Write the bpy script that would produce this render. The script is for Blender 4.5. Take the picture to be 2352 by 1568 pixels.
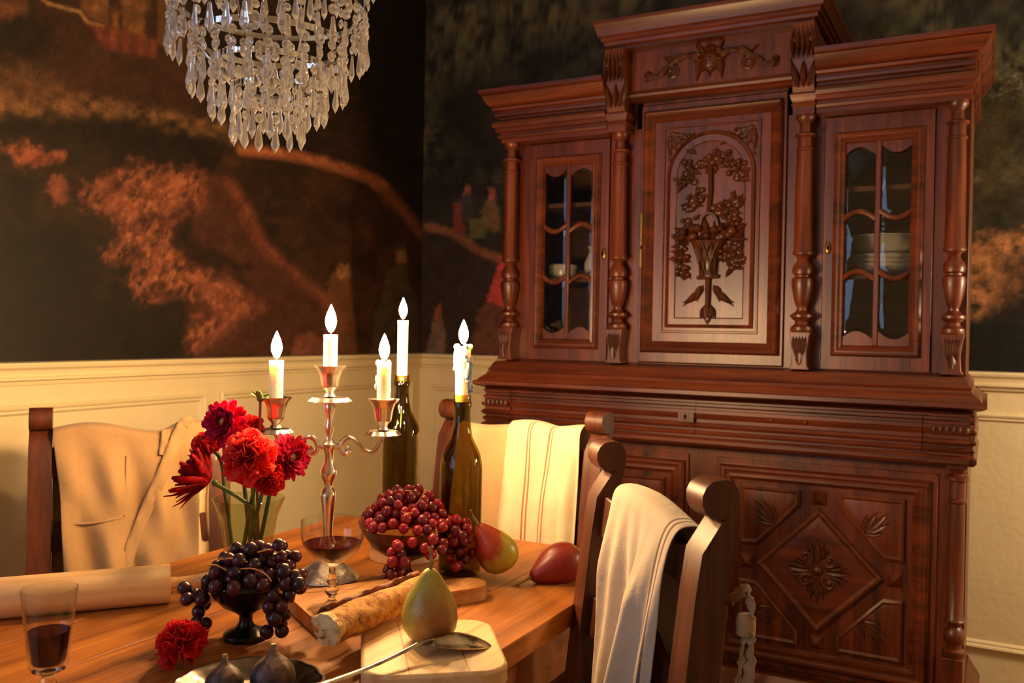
import bpy, bmesh, math, random
import numpy as np
from mathutils import Matrix, Vector
R_ = random.Random(7)
PI = math.pi
for o in list(bpy.data.objects): bpy.data.objects.remove(o)
SC = bpy.context.scene
COL = SC.collection

# ---------------------------------------------------------------- camera
CAM_Z = 1.17
F_PX, YAW, PIT, ROL = 2050.27, .49008, .0109078, .0181532
_cy, _sy, _cp, _sp, _cr, _sr = math.cos(YAW), math.sin(YAW), math.cos(PIT), math.sin(PIT), math.cos(ROL), math.sin(ROL)
C_F = np.array([-_sy*_cp, _cy*_cp, -_sp]); _rt = np.array([_cy, _sy, 0.]); _up = np.cross(_rt, C_F)
C_R = _cr*_rt + _sr*_up; C_U = -_sr*_rt + _cr*_up
cam = bpy.data.cameras.new('camera'); cam_o = bpy.data.objects.new('camera', cam); COL.objects.link(cam_o)
m = Matrix.Identity(4)
for i in range(3):
    m[i][0], m[i][1], m[i][2] = C_R[i], C_U[i], -C_F[i]
m[2][3] = CAM_Z
cam_o.matrix_world = m
cam.sensor_width = 36.; cam.sensor_fit = 'HORIZONTAL'; cam.lens = F_PX/2352*36
cam.clip_start = .02; cam.clip_end = 50
cam.dof.use_dof = True; cam.dof.focus_distance = 1.3; cam.dof.aperture_fstop = 7.5
SC.camera = cam_o

# ---------------------------------------------------------------- world, lights, exposure
wd = bpy.data.worlds.new('evening'); SC.world = wd; wd.use_nodes = True
wd.node_tree.nodes['Background'].inputs[0].default_value = (.35, .5, .9, 1)
wd.node_tree.nodes['Background'].inputs[1].default_value = .25
SC.view_settings.view_transform = 'Standard'; SC.view_settings.look = 'None'
SC.view_settings.gamma = 1; SC.view_settings.use_curve_mapping = False
SC.view_settings.exposure = 0.68
FLAME = 950.0
def area(name, loc, target, size, power, col, shape='RECTANGLE', size_y=None):
    l = bpy.data.lights.new(name, 'AREA'); l.energy = power; l.color = col; l.size = size; l.shape = shape
    if size_y: l.size_y = size_y
    o = bpy.data.objects.new(name, l); COL.objects.link(o); o.location = loc
    d = Vector(target) - Vector(loc); o.rotation_euler = d.to_track_quat('-Z', 'Y').to_euler()
    return o
area('window_daylight_1', (-1.47, -2.12, 1.6), (-1.2, 2.0, 1.3), .66, 5, (.52, .68, 1.0), size_y=1.3)
area('window_daylight_2', (-1.85, -1.05, 1.6), (.5, 1.2, 1.3), 1.0, 5, (.52, .68, 1.0), size_y=1.3)
lp = bpy.data.lights.new('side_lamp', 'POINT'); lp.energy = 30; lp.color = (1.0, .76, .46); lp.shadow_soft_size = .12
lo = bpy.data.objects.new('side_lamp', lp); COL.objects.link(lo); lo.location = (.85, 2.40, 1.30)
SC.cycles.sample_clamp_indirect = 6
SC.cycles.max_bounces = 10; SC.cycles.transparent_max_bounces = 24; SC.cycles.transmission_bounces = 10

# ---------------------------------------------------------------- helpers
WM = {}
def wm(o): return WM.get(o.name, Matrix.Identity(4))
def put(o, parent=None, world=None):
    """link o; its world matrix is `world` (identity by default) whatever its parent"""
    COL.objects.link(o)
    world = world or Matrix.Identity(4)
    if parent is not None:
        o.parent = parent
        o.matrix_parent_inverse = wm(parent).inverted()
    o.matrix_basis = world
    WM[o.name] = world
    return o
def tag(o, label=None, cat=None, group=None, kind=None):
    if label: o['label'] = label
    if cat: o['category'] = cat
    if group: o['group'] = group
    if kind: o['kind'] = kind
    return o
def thing(name, label, cat, loc=(0, 0, 0), rz=0, group=None):
    o = bpy.data.objects.new(name, None); o.empty_display_size = .05
    put(o, None, Matrix.Translation(loc) @ Matrix.Rotation(rz, 4, 'Z'))
    return tag(o, label, cat, group)
def nrm(v):
    v = np.array(v, float); n = np.linalg.norm(v); return v/n if n > 1e-12 else v

class MB:
    def __init__(s): s.v = []; s.f = []
    def add(s, V, F):
        o = len(s.v); s.v += [tuple(float(c) for c in p) for p in V]; s.f += [tuple(i+o for i in f) for f in F]; return s
    def box(s, x0, x1, y0, y1, z0, z1):
        V = [(x, y, z) for z in (z0, z1) for y in (y0, y1) for x in (x0, x1)]
        return s.add(V, [(0, 2, 3, 1), (4, 5, 7, 6), (0, 1, 5, 4), (2, 6, 7, 3), (0, 4, 6, 2), (1, 3, 7, 5)])
    def lathe(s, prof, n=24, c=(0, 0, 0), mod=None, close=False, M=None):
        V = []; k = len(prof)
        for r, z in prof:
            for i in range(n):
                a = 2*PI*i/n; rr = r*(mod(a, z) if mod else 1)
                p = (rr*math.cos(a), rr*math.sin(a), z)
                if M is not None: p = M @ Vector(p)
                V.append((c[0]+p[0], c[1]+p[1], c[2]+p[2]))
        F = [(j*n+i, j*n+(i+1) % n, (j+1)*n+(i+1) % n, (j+1)*n+i) for j in range(k-1) for i in range(n)]
        if close: F += [((k-1)*n+i, (k-1)*n+(i+1) % n, (i+1) % n, i) for i in range(n)]
        else:
            if prof[0][0] > 1e-5: F.append(tuple(range(n))[::-1])
            if prof[-1][0] > 1e-5: F.append(tuple((k-1)*n+i for i in range(n)))
        return s.add(V, F)
    def tube(s, path, rad, n=8, flat=1.0, up=(0, 0, 1), caps=True):
        path = [np.array(p, float) for p in path]; k = len(path)
        if not hasattr(rad, '__len__'): rad = [rad]*k
        V = []; u = None
        for i, p in enumerate(path):
            t = nrm(path[min(i+1, k-1)]-path[max(i-1, 0)])
            if u is None:
                u = np.array(up, float)
                if abs(u @ t) > .95: u = np.array((1., 0, 0)) if abs(t[0]) < .9 else np.array((0, 1., 0))
            u = nrm(u-t*(u @ t)); w = np.cross(t, u)
            for j in range(n):
                a = 2*PI*j/n; V.append(p+u*math.cos(a)*rad[i]*flat+w*math.sin(a)*rad[i])
        F = [(i*n+j, i*n+(j+1) % n, (i+1)*n+(j+1) % n, (i+1)*n+j) for i in range(k-1) for j in range(n)]
        if caps: F += [tuple(range(n))[::-1], tuple((k-1)*n+j for j in range(n))]
        return s.add(V, F)
    def prism(s, poly, fn, d0, d1):
        """poly: 2D points (a,b); fn(a,b,d)->xyz"""
        n = len(poly); V = [fn(a, b, d0) for a, b in poly]+[fn(a, b, d1) for a, b in poly]
        F = [tuple(range(n))[::-1], tuple(range(n, 2*n))]+[(i, (i+1) % n, n+(i+1) % n, n+i) for i in range(n)]
        return s.add(V, F)
    def loops(s, L, closed=True, cap0=True, cap1=True):
        """skin successive loops of equal length"""
        n = len(L[0]); V = [p for l in L for p in l]; k = len(L); F = []
        for i in range(k-1):
            for j in range(n if closed else n-1):
                F.append((i*n+j, i*n+(j+1) % n, (i+1)*n+(j+1) % n, (i+1)*n+j))
        if cap0: F.append(tuple(range(n))[::-1])
        if cap1: F.append(tuple((k-1)*n+j for j in range(n)))
        return s.add(V, F)
    def ell(s, c, r, nu=10, nv=6, M=None):
        V = []; F = []
        if not hasattr(r, '__len__'): r = (r, r, r)
        def q(p):
            p = Vector(p)
            if M is not None: p = M @ p
            return (c[0]+p[0], c[1]+p[1], c[2]+p[2])
        V.append(q((0, 0, -r[2])))
        for j in range(1, nv):
            b = -PI/2+PI*j/nv
            for i in range(nu):
                a = 2*PI*i/nu; V.append(q((r[0]*math.cos(a)*math.cos(b), r[1]*math.sin(a)*math.cos(b), r[2]*math.sin(b))))
        V.append(q((0, 0, r[2]))); L = len(V)-1
        for i in range(nu):
            F.append((0, 1+(i+1) % nu, 1+i)); F.append((L, L-nu+i, L-nu+(i+1) % nu))
        for j in range(nv-2):
            for i in range(nu):
                F.append((1+j*nu+i, 1+j*nu+(i+1) % nu, 1+(j+1)*nu+(i+1) % nu, 1+(j+1)*nu+i))
        return s.add(V, F)
    def grid(s, fn, nu, nv):
        V = [fn(i/nu, j/nv) for j in range(nv+1) for i in range(nu+1)]; w = nu+1
        return s.add(V, [(j*w+i, j*w+i+1, (j+1)*w+i+1, (j+1)*w+i) for j in range(nv) for i in range(nu)])
    def mesh(s, name, ang=40, fix=True):
        me = bpy.data.meshes.new(name); me.from_pydata(s.v, [], s.f)
        if fix:
            b = bmesh.new(); b.from_mesh(me); bmesh.ops.remove_doubles(b, verts=b.verts, dist=2e-6); bmesh.ops.recalc_face_normals(b, faces=b.faces); b.to_mesh(me); b.free()
        if ang is not None:
            me.polygons.foreach_set('use_smooth', [True]*len(me.polygons)); me.set_sharp_from_angle(angle=math.radians(ang))
        me.update(); return me
    def build(s, name, mat, parent=None, ang=40, bev=0, local=False, sub=0, solid=0, world=None, fix=True):
        me = s.mesh(name, ang, fix); o = bpy.data.objects.new(name, me)
        me.materials.append(mat)
        if local:
            put(o, parent, wm(parent)@(world or Matrix.Identity(4)))
        else: put(o, parent, world)
        if solid:
            md = o.modifiers.new('thickness', 'SOLIDIFY'); md.thickness = solid; md.offset = 0
        if bev:
            md = o.modifiers.new('bevel', 'BEVEL'); md.width = bev; md.segments = 2; md.limit_method = 'ANGLE'; md.angle_limit = math.radians(40)
        if sub:
            md = o.modifiers.new('sub', 'SUBSURF'); md.levels = sub; md.render_levels = sub
        return o
def inst(name, me, mat, parent, world):
    o = bpy.data.objects.new(name, me)
    if not me.materials: me.materials.append(mat)
    elif me.materials[0] is not mat:
        o.material_slots[0].link = 'OBJECT'; o.material_slots[0].material = mat
    return put(o, parent, world)
def TRS(loc, rot=None, sc=None):
    M = Matrix.Translation(loc)
    if rot is not None: M = M @ (rot.to_4x4() if hasattr(rot, 'to_4x4') else rot)
    if sc is not None: M = M @ Matrix.Diagonal((sc[0], sc[1], sc[2], 1)) if hasattr(sc, '__len__') else M @ Matrix.Scale(sc, 4)
    return M
def zto(d):  # rotation taking +Z to direction d
    return Vector((0, 0, 1)).rotation_difference(Vector(d).normalized()).to_matrix()
def smooth_path(pts, n=6):
    """Catmull-Rom"""
    P = [np.array(p, float) for p in pts]; out = []
    for i in range(len(P)-1):
        a = P[max(i-1, 0)]; b = P[i]; c = P[i+1]; d = P[min(i+2, len(P)-1)]
        for k in range(n):
            t = k/n; out.append(.5*((2*b)+(c-a)*t+(2*a-5*b+4*c-d)*t*t+(3*b-a-3*c+d)*t**3))
    out.append(P[-1]); return out

# ---------------------------------------------------------------- materials
def lin(c):
    return tuple(((x/255)/12.92 if x/255 <= .04045 else ((x/255+.055)/1.055)**2.4) for x in c)+(1,)
def newmat(name):
    m = bpy.data.materials.new(name); m.use_nodes = True
    nt = m.node_tree; b = nt.nodes['Principled BSDF']
    return m, nt, b
def N(nt, t, **kw):
    n = nt.nodes.new(t)
    for k, v in kw.items():
        if k.startswith('i_'):
            key = k[2:]; key = int(key) if key.isdigit() else key.replace('_', ' ')
            n.inputs[key].default_value = v
        else: setattr(n, k, v)
    return n
def ramp(nt, stops):
    r = nt.nodes.new('ShaderNodeValToRGB'); e = r.color_ramp.elements
    e[0].position, e[0].color = stops[0]; e[1].position, e[1].color = stops[1]
    for p, c in stops[2:]:
        x = e.new(p); x.color = c
    return r
def wood(name, dark, mid, light, axis='Z', scale=1.0, rough=.4, coat=.15, bump=.05, ring=14):
    m, nt, b = newmat(name); L = nt.links
    tc = N(nt, 'ShaderNodeTexCoord'); mp = N(nt, 'ShaderNodeMapping')
    sc = {'X': (1.2, 16, 16), 'Y': (16, 1.2, 16), 'Z': (16, 16, 1.2)}[axis]
    mp.inputs['Scale'].default_value = tuple(x*scale for x in sc)
    L.new(tc.outputs['Object'], mp.inputs[0])
    n1 = N(nt, 'ShaderNodeTexNoise', i_Scale=1.6, i_Detail=9, i_Roughness=.62, i_Distortion=.5); L.new(mp.outputs[0], n1.inputs[0])
    mp2 = N(nt, 'ShaderNodeMapping'); mp2.inputs['Scale'].default_value = tuple(x*scale*ring/4 for x in sc); L.new(tc.outputs['Object'], mp2.inputs[0])
    n2 = N(nt, 'ShaderNodeTexNoise', i_Scale=3., i_Detail=3, i_Roughness=.5); L.new(mp2.outputs[0], n2.inputs[0])
    mx = N(nt, 'ShaderNodeMath', operation='MULTIPLY_ADD'); mx.inputs[1].default_value = .3; L.new(n2.outputs[0], mx.inputs[0]); L.new(n1.outputs[0], mx.inputs[2])
    r = ramp(nt, [(.42, lin(dark)), (.85, lin(light)), (.62, lin(mid))]); L.new(mx.outputs[0], r.inputs[0])
    L.new(r.outputs[0], b.inputs['Base Color'])
    b.inputs['Roughness'].default_value = rough; b.inputs['Coat Weight'].default_value = coat; b.inputs['Coat Roughness'].default_value = .32
    bp = N(nt, 'ShaderNodeBump'); bp.inputs['Strength'].default_value = bump; bp.inputs['Distance'].default_value = .01
    L.new(mx.outputs[0], bp.inputs['Height']); L.new(bp.outputs[0], b.inputs['Normal'])
    return m
def plain(name, col, rough=.5, metal=0, var=.0, vscale=30, bump=0, bscale=200, coat=0, sss=0, spec=.5, col2=None, lo=.35, hi=.65, bdist=.002):
    m, nt, b = newmat(name); L = nt.links
    b.inputs['Base Color'].default_value = lin(col); b.inputs['Roughness'].default_value = rough; b.inputs['Metallic'].default_value = metal
    b.inputs['Coat Weight'].default_value = coat; b.inputs['Specular IOR Level'].default_value = spec
    tc = N(nt, 'ShaderNodeTexCoord')
    if col2 or var:
        n1 = N(nt, 'ShaderNodeTexNoise', i_Scale=vscale, i_Detail=5, i_Roughness=.6); L.new(tc.outputs['Object'], n1.inputs[0])
        c2 = col2 or tuple(c*(1-var) for c in col)
        r = ramp(nt, [(lo, lin(c2)), (hi, lin(col))]); L.new(n1.outputs[0], r.inputs[0]); L.new(r.outputs[0], b.inputs['Base Color'])
    if bump:
        n2 = N(nt, 'ShaderNodeTexNoise', i_Scale=bscale, i_Detail=3); L.new(tc.outputs['Object'], n2.inputs[0])
        bp = N(nt, 'ShaderNodeBump'); bp.inputs['Strength'].default_value = bump; bp.inputs['Distance'].default_value = bdist
        L.new(n2.outputs[0], bp.inputs['Height']); L.new(bp.outputs[0], b.inputs['Normal'])
    if sss:
        b.inputs['Subsurface Weight'].default_value = sss; b.inputs['Subsurface Radius'].default_value = (1, .5, .25); b.inputs['Subsurface Scale'].default_value = .02
    return m
def thin_glass(name, tint=(255, 255, 255), ior=1.5, rough=.0, gain=1.0):
    m, nt, b = newmat(name); L = nt.links; nt.nodes.remove(b)
    out = nt.nodes['Material Output']
    tr = N(nt, 'ShaderNodeBsdfTransparent'); tr.inputs[0].default_value = lin(tint)
    gl = N(nt, 'ShaderNodeBsdfGlossy'); gl.inputs['Roughness'].default_value = rough
    fr = N(nt, 'ShaderNodeLayerWeight'); fr.inputs[0].default_value = .5
    pw = N(nt, 'ShaderNodeMath', operation='POWER'); pw.inputs[1].default_value = 5.; L.new(fr.outputs['Facing'], pw.inputs[0])
    mu = N(nt, 'ShaderNodeMath', operation='MULTIPLY_ADD', use_clamp=True); mu.inputs[1].default_value = .8*gain; mu.inputs[2].default_value = .022*gain; L.new(pw.outputs[0], mu.inputs[0])
    mx = N(nt, 'ShaderNodeMixShader'); L.new(mu.outputs[0], mx.inputs[0]); L.new(tr.outputs[0], mx.inputs[1]); L.new(gl.outputs[0], mx.inputs[2])
    L.new(mx.outputs[0], out.inputs[0]); return m
def cloth_mat(name, col, stripes=None, scol=(120, 60, 50), sheen=.2):
    """linen; stripes = positions along the UV u axis"""
    m, nt, b = newmat(name); L = nt.links
    tc = N(nt, 'ShaderNodeTexCoord')
    n1 = N(nt, 'ShaderNodeTexNoise', i_Scale=14, i_Detail=4); L.new(tc.outputs['Object'], n1.inputs[0])
    r = ramp(nt, [(.3, lin(tuple(c*.93 for c in col))), (.7, lin(col))]); L.new(n1.outputs[0], r.inputs[0]); cur = r.outputs[0]
    if stripes:
        sx = N(nt, 'ShaderNodeSeparateXYZ'); L.new(tc.outputs['UV'], sx.inputs[0])
        for pos, w in stripes:
            s1 = N(nt, 'ShaderNodeMath', operation='SUBTRACT'); s1.inputs[1].default_value = pos; L.new(sx.outputs[0], s1.inputs[0])
            s2 = N(nt, 'ShaderNodeMath', operation='ABSOLUTE'); L.new(s1.outputs[0], s2.inputs[0])
            s3 = N(nt, 'ShaderNodeMath', operation='LESS_THAN'); s3.inputs[1].default_value = w; L.new(s2.outputs[0], s3.inputs[0])
            mx = N(nt, 'ShaderNodeMixRGB'); mx.inputs[2].default_value = lin(scol); L.new(s3.outputs[0], mx.inputs[0]); L.new(cur, mx.inputs[1]); cur = mx.outputs[0]
    L.new(cur, b.inputs['Base Color']); b.inputs['Roughness'].default_value = .9; b.inputs['Specular IOR Level'].default_value = .1
    b.inputs['Sheen Weight'].default_value = sheen
    w1 = N(nt, 'ShaderNodeTexNoise', i_Scale=420, i_Detail=2); L.new(tc.outputs['Object'], w1.inputs[0])
    n3 = N(nt, 'ShaderNodeTexNoise', i_Scale=45, i_Detail=4); L.new(tc.outputs['Object'], n3.inputs[0])
    ad = N(nt, 'ShaderNodeMath', operation='MULTIPLY_ADD'); ad.inputs[1].default_value = .25; L.new(w1.outputs[0], ad.inputs[0]); L.new(n3.outputs[0], ad.inputs[2])
    bp = N(nt, 'ShaderNodeBump'); bp.inputs['Strength'].default_value = .5; bp.inputs['Distance'].default_value = .004
    L.new(ad.outputs[0], bp.inputs['Height']); L.new(bp.outputs[0], b.inputs['Normal'])
    return m
M_ = {}
M_['cab'] = wood('walnut_vertical', (42, 16, 6), (90, 37, 14), (126, 58, 24), 'Z', rough=.38, coat=.3)
M_['cabx'] = wood('walnut_horizontal', (42, 16, 6), (90, 37, 14), (126, 58, 24), 'X', rough=.38, coat=.3)
M_['carve'] = wood('walnut_carving', (32, 12, 5), (72, 30, 12), (102, 46, 19), 'Z', rough=.4, coat=.25)
M_['cabin'] = wood('cabinet_inside', (50, 28, 16), (92, 54, 32), (118, 72, 42), 'X', rough=.6, coat=0)
M_['chair'] = wood('chair_wood', (28, 11, 5), (76, 33, 13), (108, 51, 21), 'Z', rough=.48, coat=.12)
M_['table'] = wood('table_pine', (88, 44, 12), (160, 92, 30), (196, 124, 48), 'Y', scale=.8, rough=.5, coat=.04)
M_['tablex'] = wood('table_frame', (96, 46, 14), (136, 74, 28), (160, 96, 42), 'X', scale=.8, rough=.45, coat=.1)
M_['beech'] = wood('beech', (206, 160, 104), (226, 184, 128), (238, 202, 150), 'X', scale=1.4, rough=.45, coat=.05)
M_['maple'] = wood('maple_board', (196, 146, 88), (232, 192, 134), (242, 210, 158), 'Y', scale=1.1, rough=.5, coat=.0, ring=6)
M_['olive'] = wood('bread_board_wood', (126, 76, 34), (176, 118, 62), (200, 146, 86), 'Y', scale=1.3, rough=.5, coat=.05)
M_['floor'] = wood('floor_boards', (70, 40, 20), (110, 66, 34), (140, 90, 50), 'Y', rough=.45)
M_['cream'] = plain('cream_paint', (230, 212, 170), rough=.42, bump=.25, bscale=55, bdist=.004, var=.03, vscale=6)
M_['ceil'] = plain('ceiling_paint', (232, 222, 200), rough=.8)
M_['silver'] = plain('silver', (236, 226, 212), rough=.25, metal=1)
M_['silverfoot'] = plain('hammered_silver', (230, 220, 204), rough=.42, metal=.7, bump=.6, bscale=60, bdist=.006, col2=(150, 140, 128), vscale=40)
M_['tarnish'] = plain('tarnished_silver', (122, 112, 100), rough=.2, metal=1, col2=(58, 52, 46), vscale=24, lo=.3, hi=.6)
M_['spoon'] = plain('old_silver', (190, 176, 156), rough=.2, metal=1, col2=(120, 108, 92), vscale=30)
M_['pewter'] = plain('dark_pewter', (74, 72, 66), rough=.3, metal=1, col2=(40, 40, 36), vscale=30)
M_['brass'] = plain('aged_brass', (150, 112, 58), rough=.35, metal=1)
M_['black'] = plain('dark_hole', (8, 6, 5), rough=.9)
M_['chrome'] = plain('chrome', (225, 228, 235), rough=.08, metal=1)
M_['wire'] = plain('steel_wire', (200, 190, 180), rough=.25, metal=1)
M_['glass'] = thin_glass('clear_glass', (250, 250, 248), 1.5, gain=1.7)
M_['vaseglass'] = thin_glass('cut_glass', (240, 242, 228), 1.52, rough=.01, gain=1.9)
M_['pane'] = thin_glass('pane_glass', (238, 240, 240), 1.52, rough=.01, gain=2.2)
M_['smoke'] = thin_glass('smoked_glass', (184, 160, 132), 1.5, gain=1.6)
M_['bottle'] = thin_glass('green_bottle_glass', (202, 192, 128), 1.52, rough=.03, gain=1.5)
M_['china'] = plain('white_china', (238, 232, 220), rough=.2, coat=.3)

def solid_glass():
    m, nt, b = newmat('solid_glass'); b.inputs['Base Color'].default_value = (1, 1, .99, 1); b.inputs['Roughness'].default_value = .0
    b.inputs['Transmission Weight'].default_value = 1.; b.inputs['IOR'].default_value = 1.48; return m
M_['sglass'] = solid_glass()
# ---------------------------------------------------------------- the room
WX, WY, ZC, RX, RY = -1.918, 2.85, 2.6, 2.2, -2.2
def struct(name, mb, mat, parent=None, **k):
    o = mb.build(name, mat, parent, **k)
    if parent is None: tag(o, kind='structure')
    return o
struct('floor', MB().box(WX-.1, RX+.1, RY-.1, WY+.1, -.06, 0), M_['floor'])
struct('ceiling', MB().box(WX-.1, RX+.1, RY-.1, WY+.1, ZC, ZC+.06), M_['ceil'])
wlm = MB(); wlm.box(WX-.1, WX, RY-.1, -1.6, 0, ZC); wlm.box(WX-.1, WX, -.5, WY+.1, 0, ZC); wlm.box(WX-.1, WX, -1.6, -.5, 0, .9); wlm.box(WX-.1, WX, -1.6, -.5, 2.25, ZC)
wl = struct('wall_left', wlm, M_['cream'])
wb = struct('wall_back', MB().box(WX, RX, WY, WY+.1, 0, ZC), M_['cream'])
struct('wall_right', MB().box(RX, RX+.1, RY-.1, WY+.1, 0, ZC), M_['cream'])
wf = MB(); wf.box(WX, -1.8, RY-.1, RY, 0, ZC); wf.box(-1.14, RX, RY-.1, RY, 0, ZC); wf.box(-1.8, -1.14, RY-.1, RY, 0, .9); wf.box(-1.8, -1.14, RY-.1, RY, 2.25, ZC)
struct('wall_front', wf, M_['cream'])
wn = MB()
for x in (-1.8, -1.49, -1.18): wn.box(x, x+.04, RY-.09, RY-.05, .9, 2.25)
for z in (.9, 1.55, 2.21): wn.box(-1.8, -1.14, RY-.09, RY-.05, z, z+.04)
struct('window_1', wn, M_['cream'])
wn = MB()
for y in (-1.6, -1.07, -.54): wn.box(WX-.09, WX-.05, y, y+.04, .9, 2.25)
for z in (.9, 1.55, 2.21): wn.box(WX-.09, WX-.05, -1.6, -.5, z, z+.04)
struct('window_2', wn, M_['cream'])

# wainscot: chair rail, panel frames, baseboard
RAIL = [(0, 1.083), (.030, 1.081), (.033, 1.076), (.031, 1.070), (.022, 1.064), (.018, 1.055), (.018, 1.050), (.024, 1.047), (.024, 1.042), (.012, 1.038), (.010, 1.030), (0, 1.028)]
BASE = [(0, .17), (.008, .168), (.014, .155), (.016, .14), (.018, .0), (0, 0)]
def run_left(prof): return MB().loops([[(WX+o, y, z) for o, z in prof] for y in (-.45, WY)])
def run_back(prof): return MB().loops([[(x, WY-o, z) for o, z in prof] for x in (WX, RX)])
struct('trim_1', run_left(RAIL), M_['cream'], ang=25); struct('trim_2', run_back(RAIL), M_['cream'], ang=25)
struct('baseboard_left', run_left(BASE), M_['cream'], ang=25); struct('baseboard_back', run_back(BASE), M_['cream'], ang=25)
PF = [(0, 0), (0, .008), (.005, .012), (.010, .010), (.013, .006), (.018, .007), (.022, .003), (.024, 0)]
def pframe(a0, a1, z0, z1, fn, prof=PF):
    L = []
    for i, h in prof:
        L.append([fn(a0+i, z0+i, h), fn(a1-i, z0+i, h), fn(a1-i, z1-i, h), fn(a0+i, z1-i, h)])
    return MB().loops(L, cap0=False, cap1=False)
for y0, y1 in ((-.25, .74), (.80, 1.787), (1.84, 2.795)):
    struct('panel_moulding', pframe(y0, y1, .30, .985, lambda a, z, h: (WX+h, a, z)), M_['cream'], wl, ang=25)
for x0, x1 in ((-1.868, -.90), (-.84, .60), (.66, 2.1)):
    struct('panel_moulding', pframe(x0, x1, .30, .965, lambda a, z, h: (a, WY-h, z)), M_['cream'], wb, ang=25)

# ---------------------------------------------------------------- painted mural wallpaper (flat print, colour attribute)
_lat = np.random.RandomState(3).rand(256, 256)
def vnoise(x, y):
    xi = np.floor(x).astype(int); yi = np.floor(y).astype(int); fx = x-xi; fy = y-yi
    fx = fx*fx*(3-2*fx); fy = fy*fy*(3-2*fy)
    g = lambda a, b: _lat[a % 256, b % 256]
    return (g(xi, yi)*(1-fx)+g(xi+1, yi)*fx)*(1-fy)+(g(xi, yi+1)*(1-fx)+g(xi+1, yi+1)*fx)*fy
def fbm(x, y, o=5):
    s = 0; a = .5; t = 0
    for k in range(o):
        s = s+a*vnoise(x+17.3*k, y+9.1*k); t += a; x = x*2.03; y = y*2.03; a *= .55
    return s/t
def polymask(x, y, pts, soft=14.):
    ins = np.zeros(x.shape, bool); d = np.full(x.shape, 1e9); n = len(pts)
    for i in range(n):
        x0, y0 = pts[i]; x1, y1 = pts[(i+1) % n]
        c = ((y0 > y) != (y1 > y)) & (x < (x1-x0)*(y-y0)/((y1-y0) or 1e-9)+x0); ins ^= c
        t = np.clip(((x-x0)*(x1-x0)+(y-y0)*(y1-y0))/((x1-x0)**2+(y1-y0)**2+1e-9), 0, 1)
        d = np.minimum(d, np.hypot(x-x0-t*(x1-x0), y-y0-t*(y1-y0)))
    sd = np.where(ins, d, -d); return np.clip(.5+sd/(2*soft), 0, 1)
def linemask(x, y, pts, w):
    d = np.full(x.shape, 1e9); ww = 1
    for i in range(len(pts)-1):
        x0, y0 = pts[i][:2]; x1, y1 = pts[i+1][:2]
        t = np.clip(((x-x0)*(x1-x0)+(y-y0)*(y1-y0))/((x1-x0)**2+(y1-y0)**2+1e-9), 0, 1)
        d = np.minimum(d, np.hypot(x-x0-t*(x1-x0), y-y0-t*(y1-y0)))
    return np.clip(1.3-d/w, 0, 1)
def L3(c): return np.array(lin(c)[:3])
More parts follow.
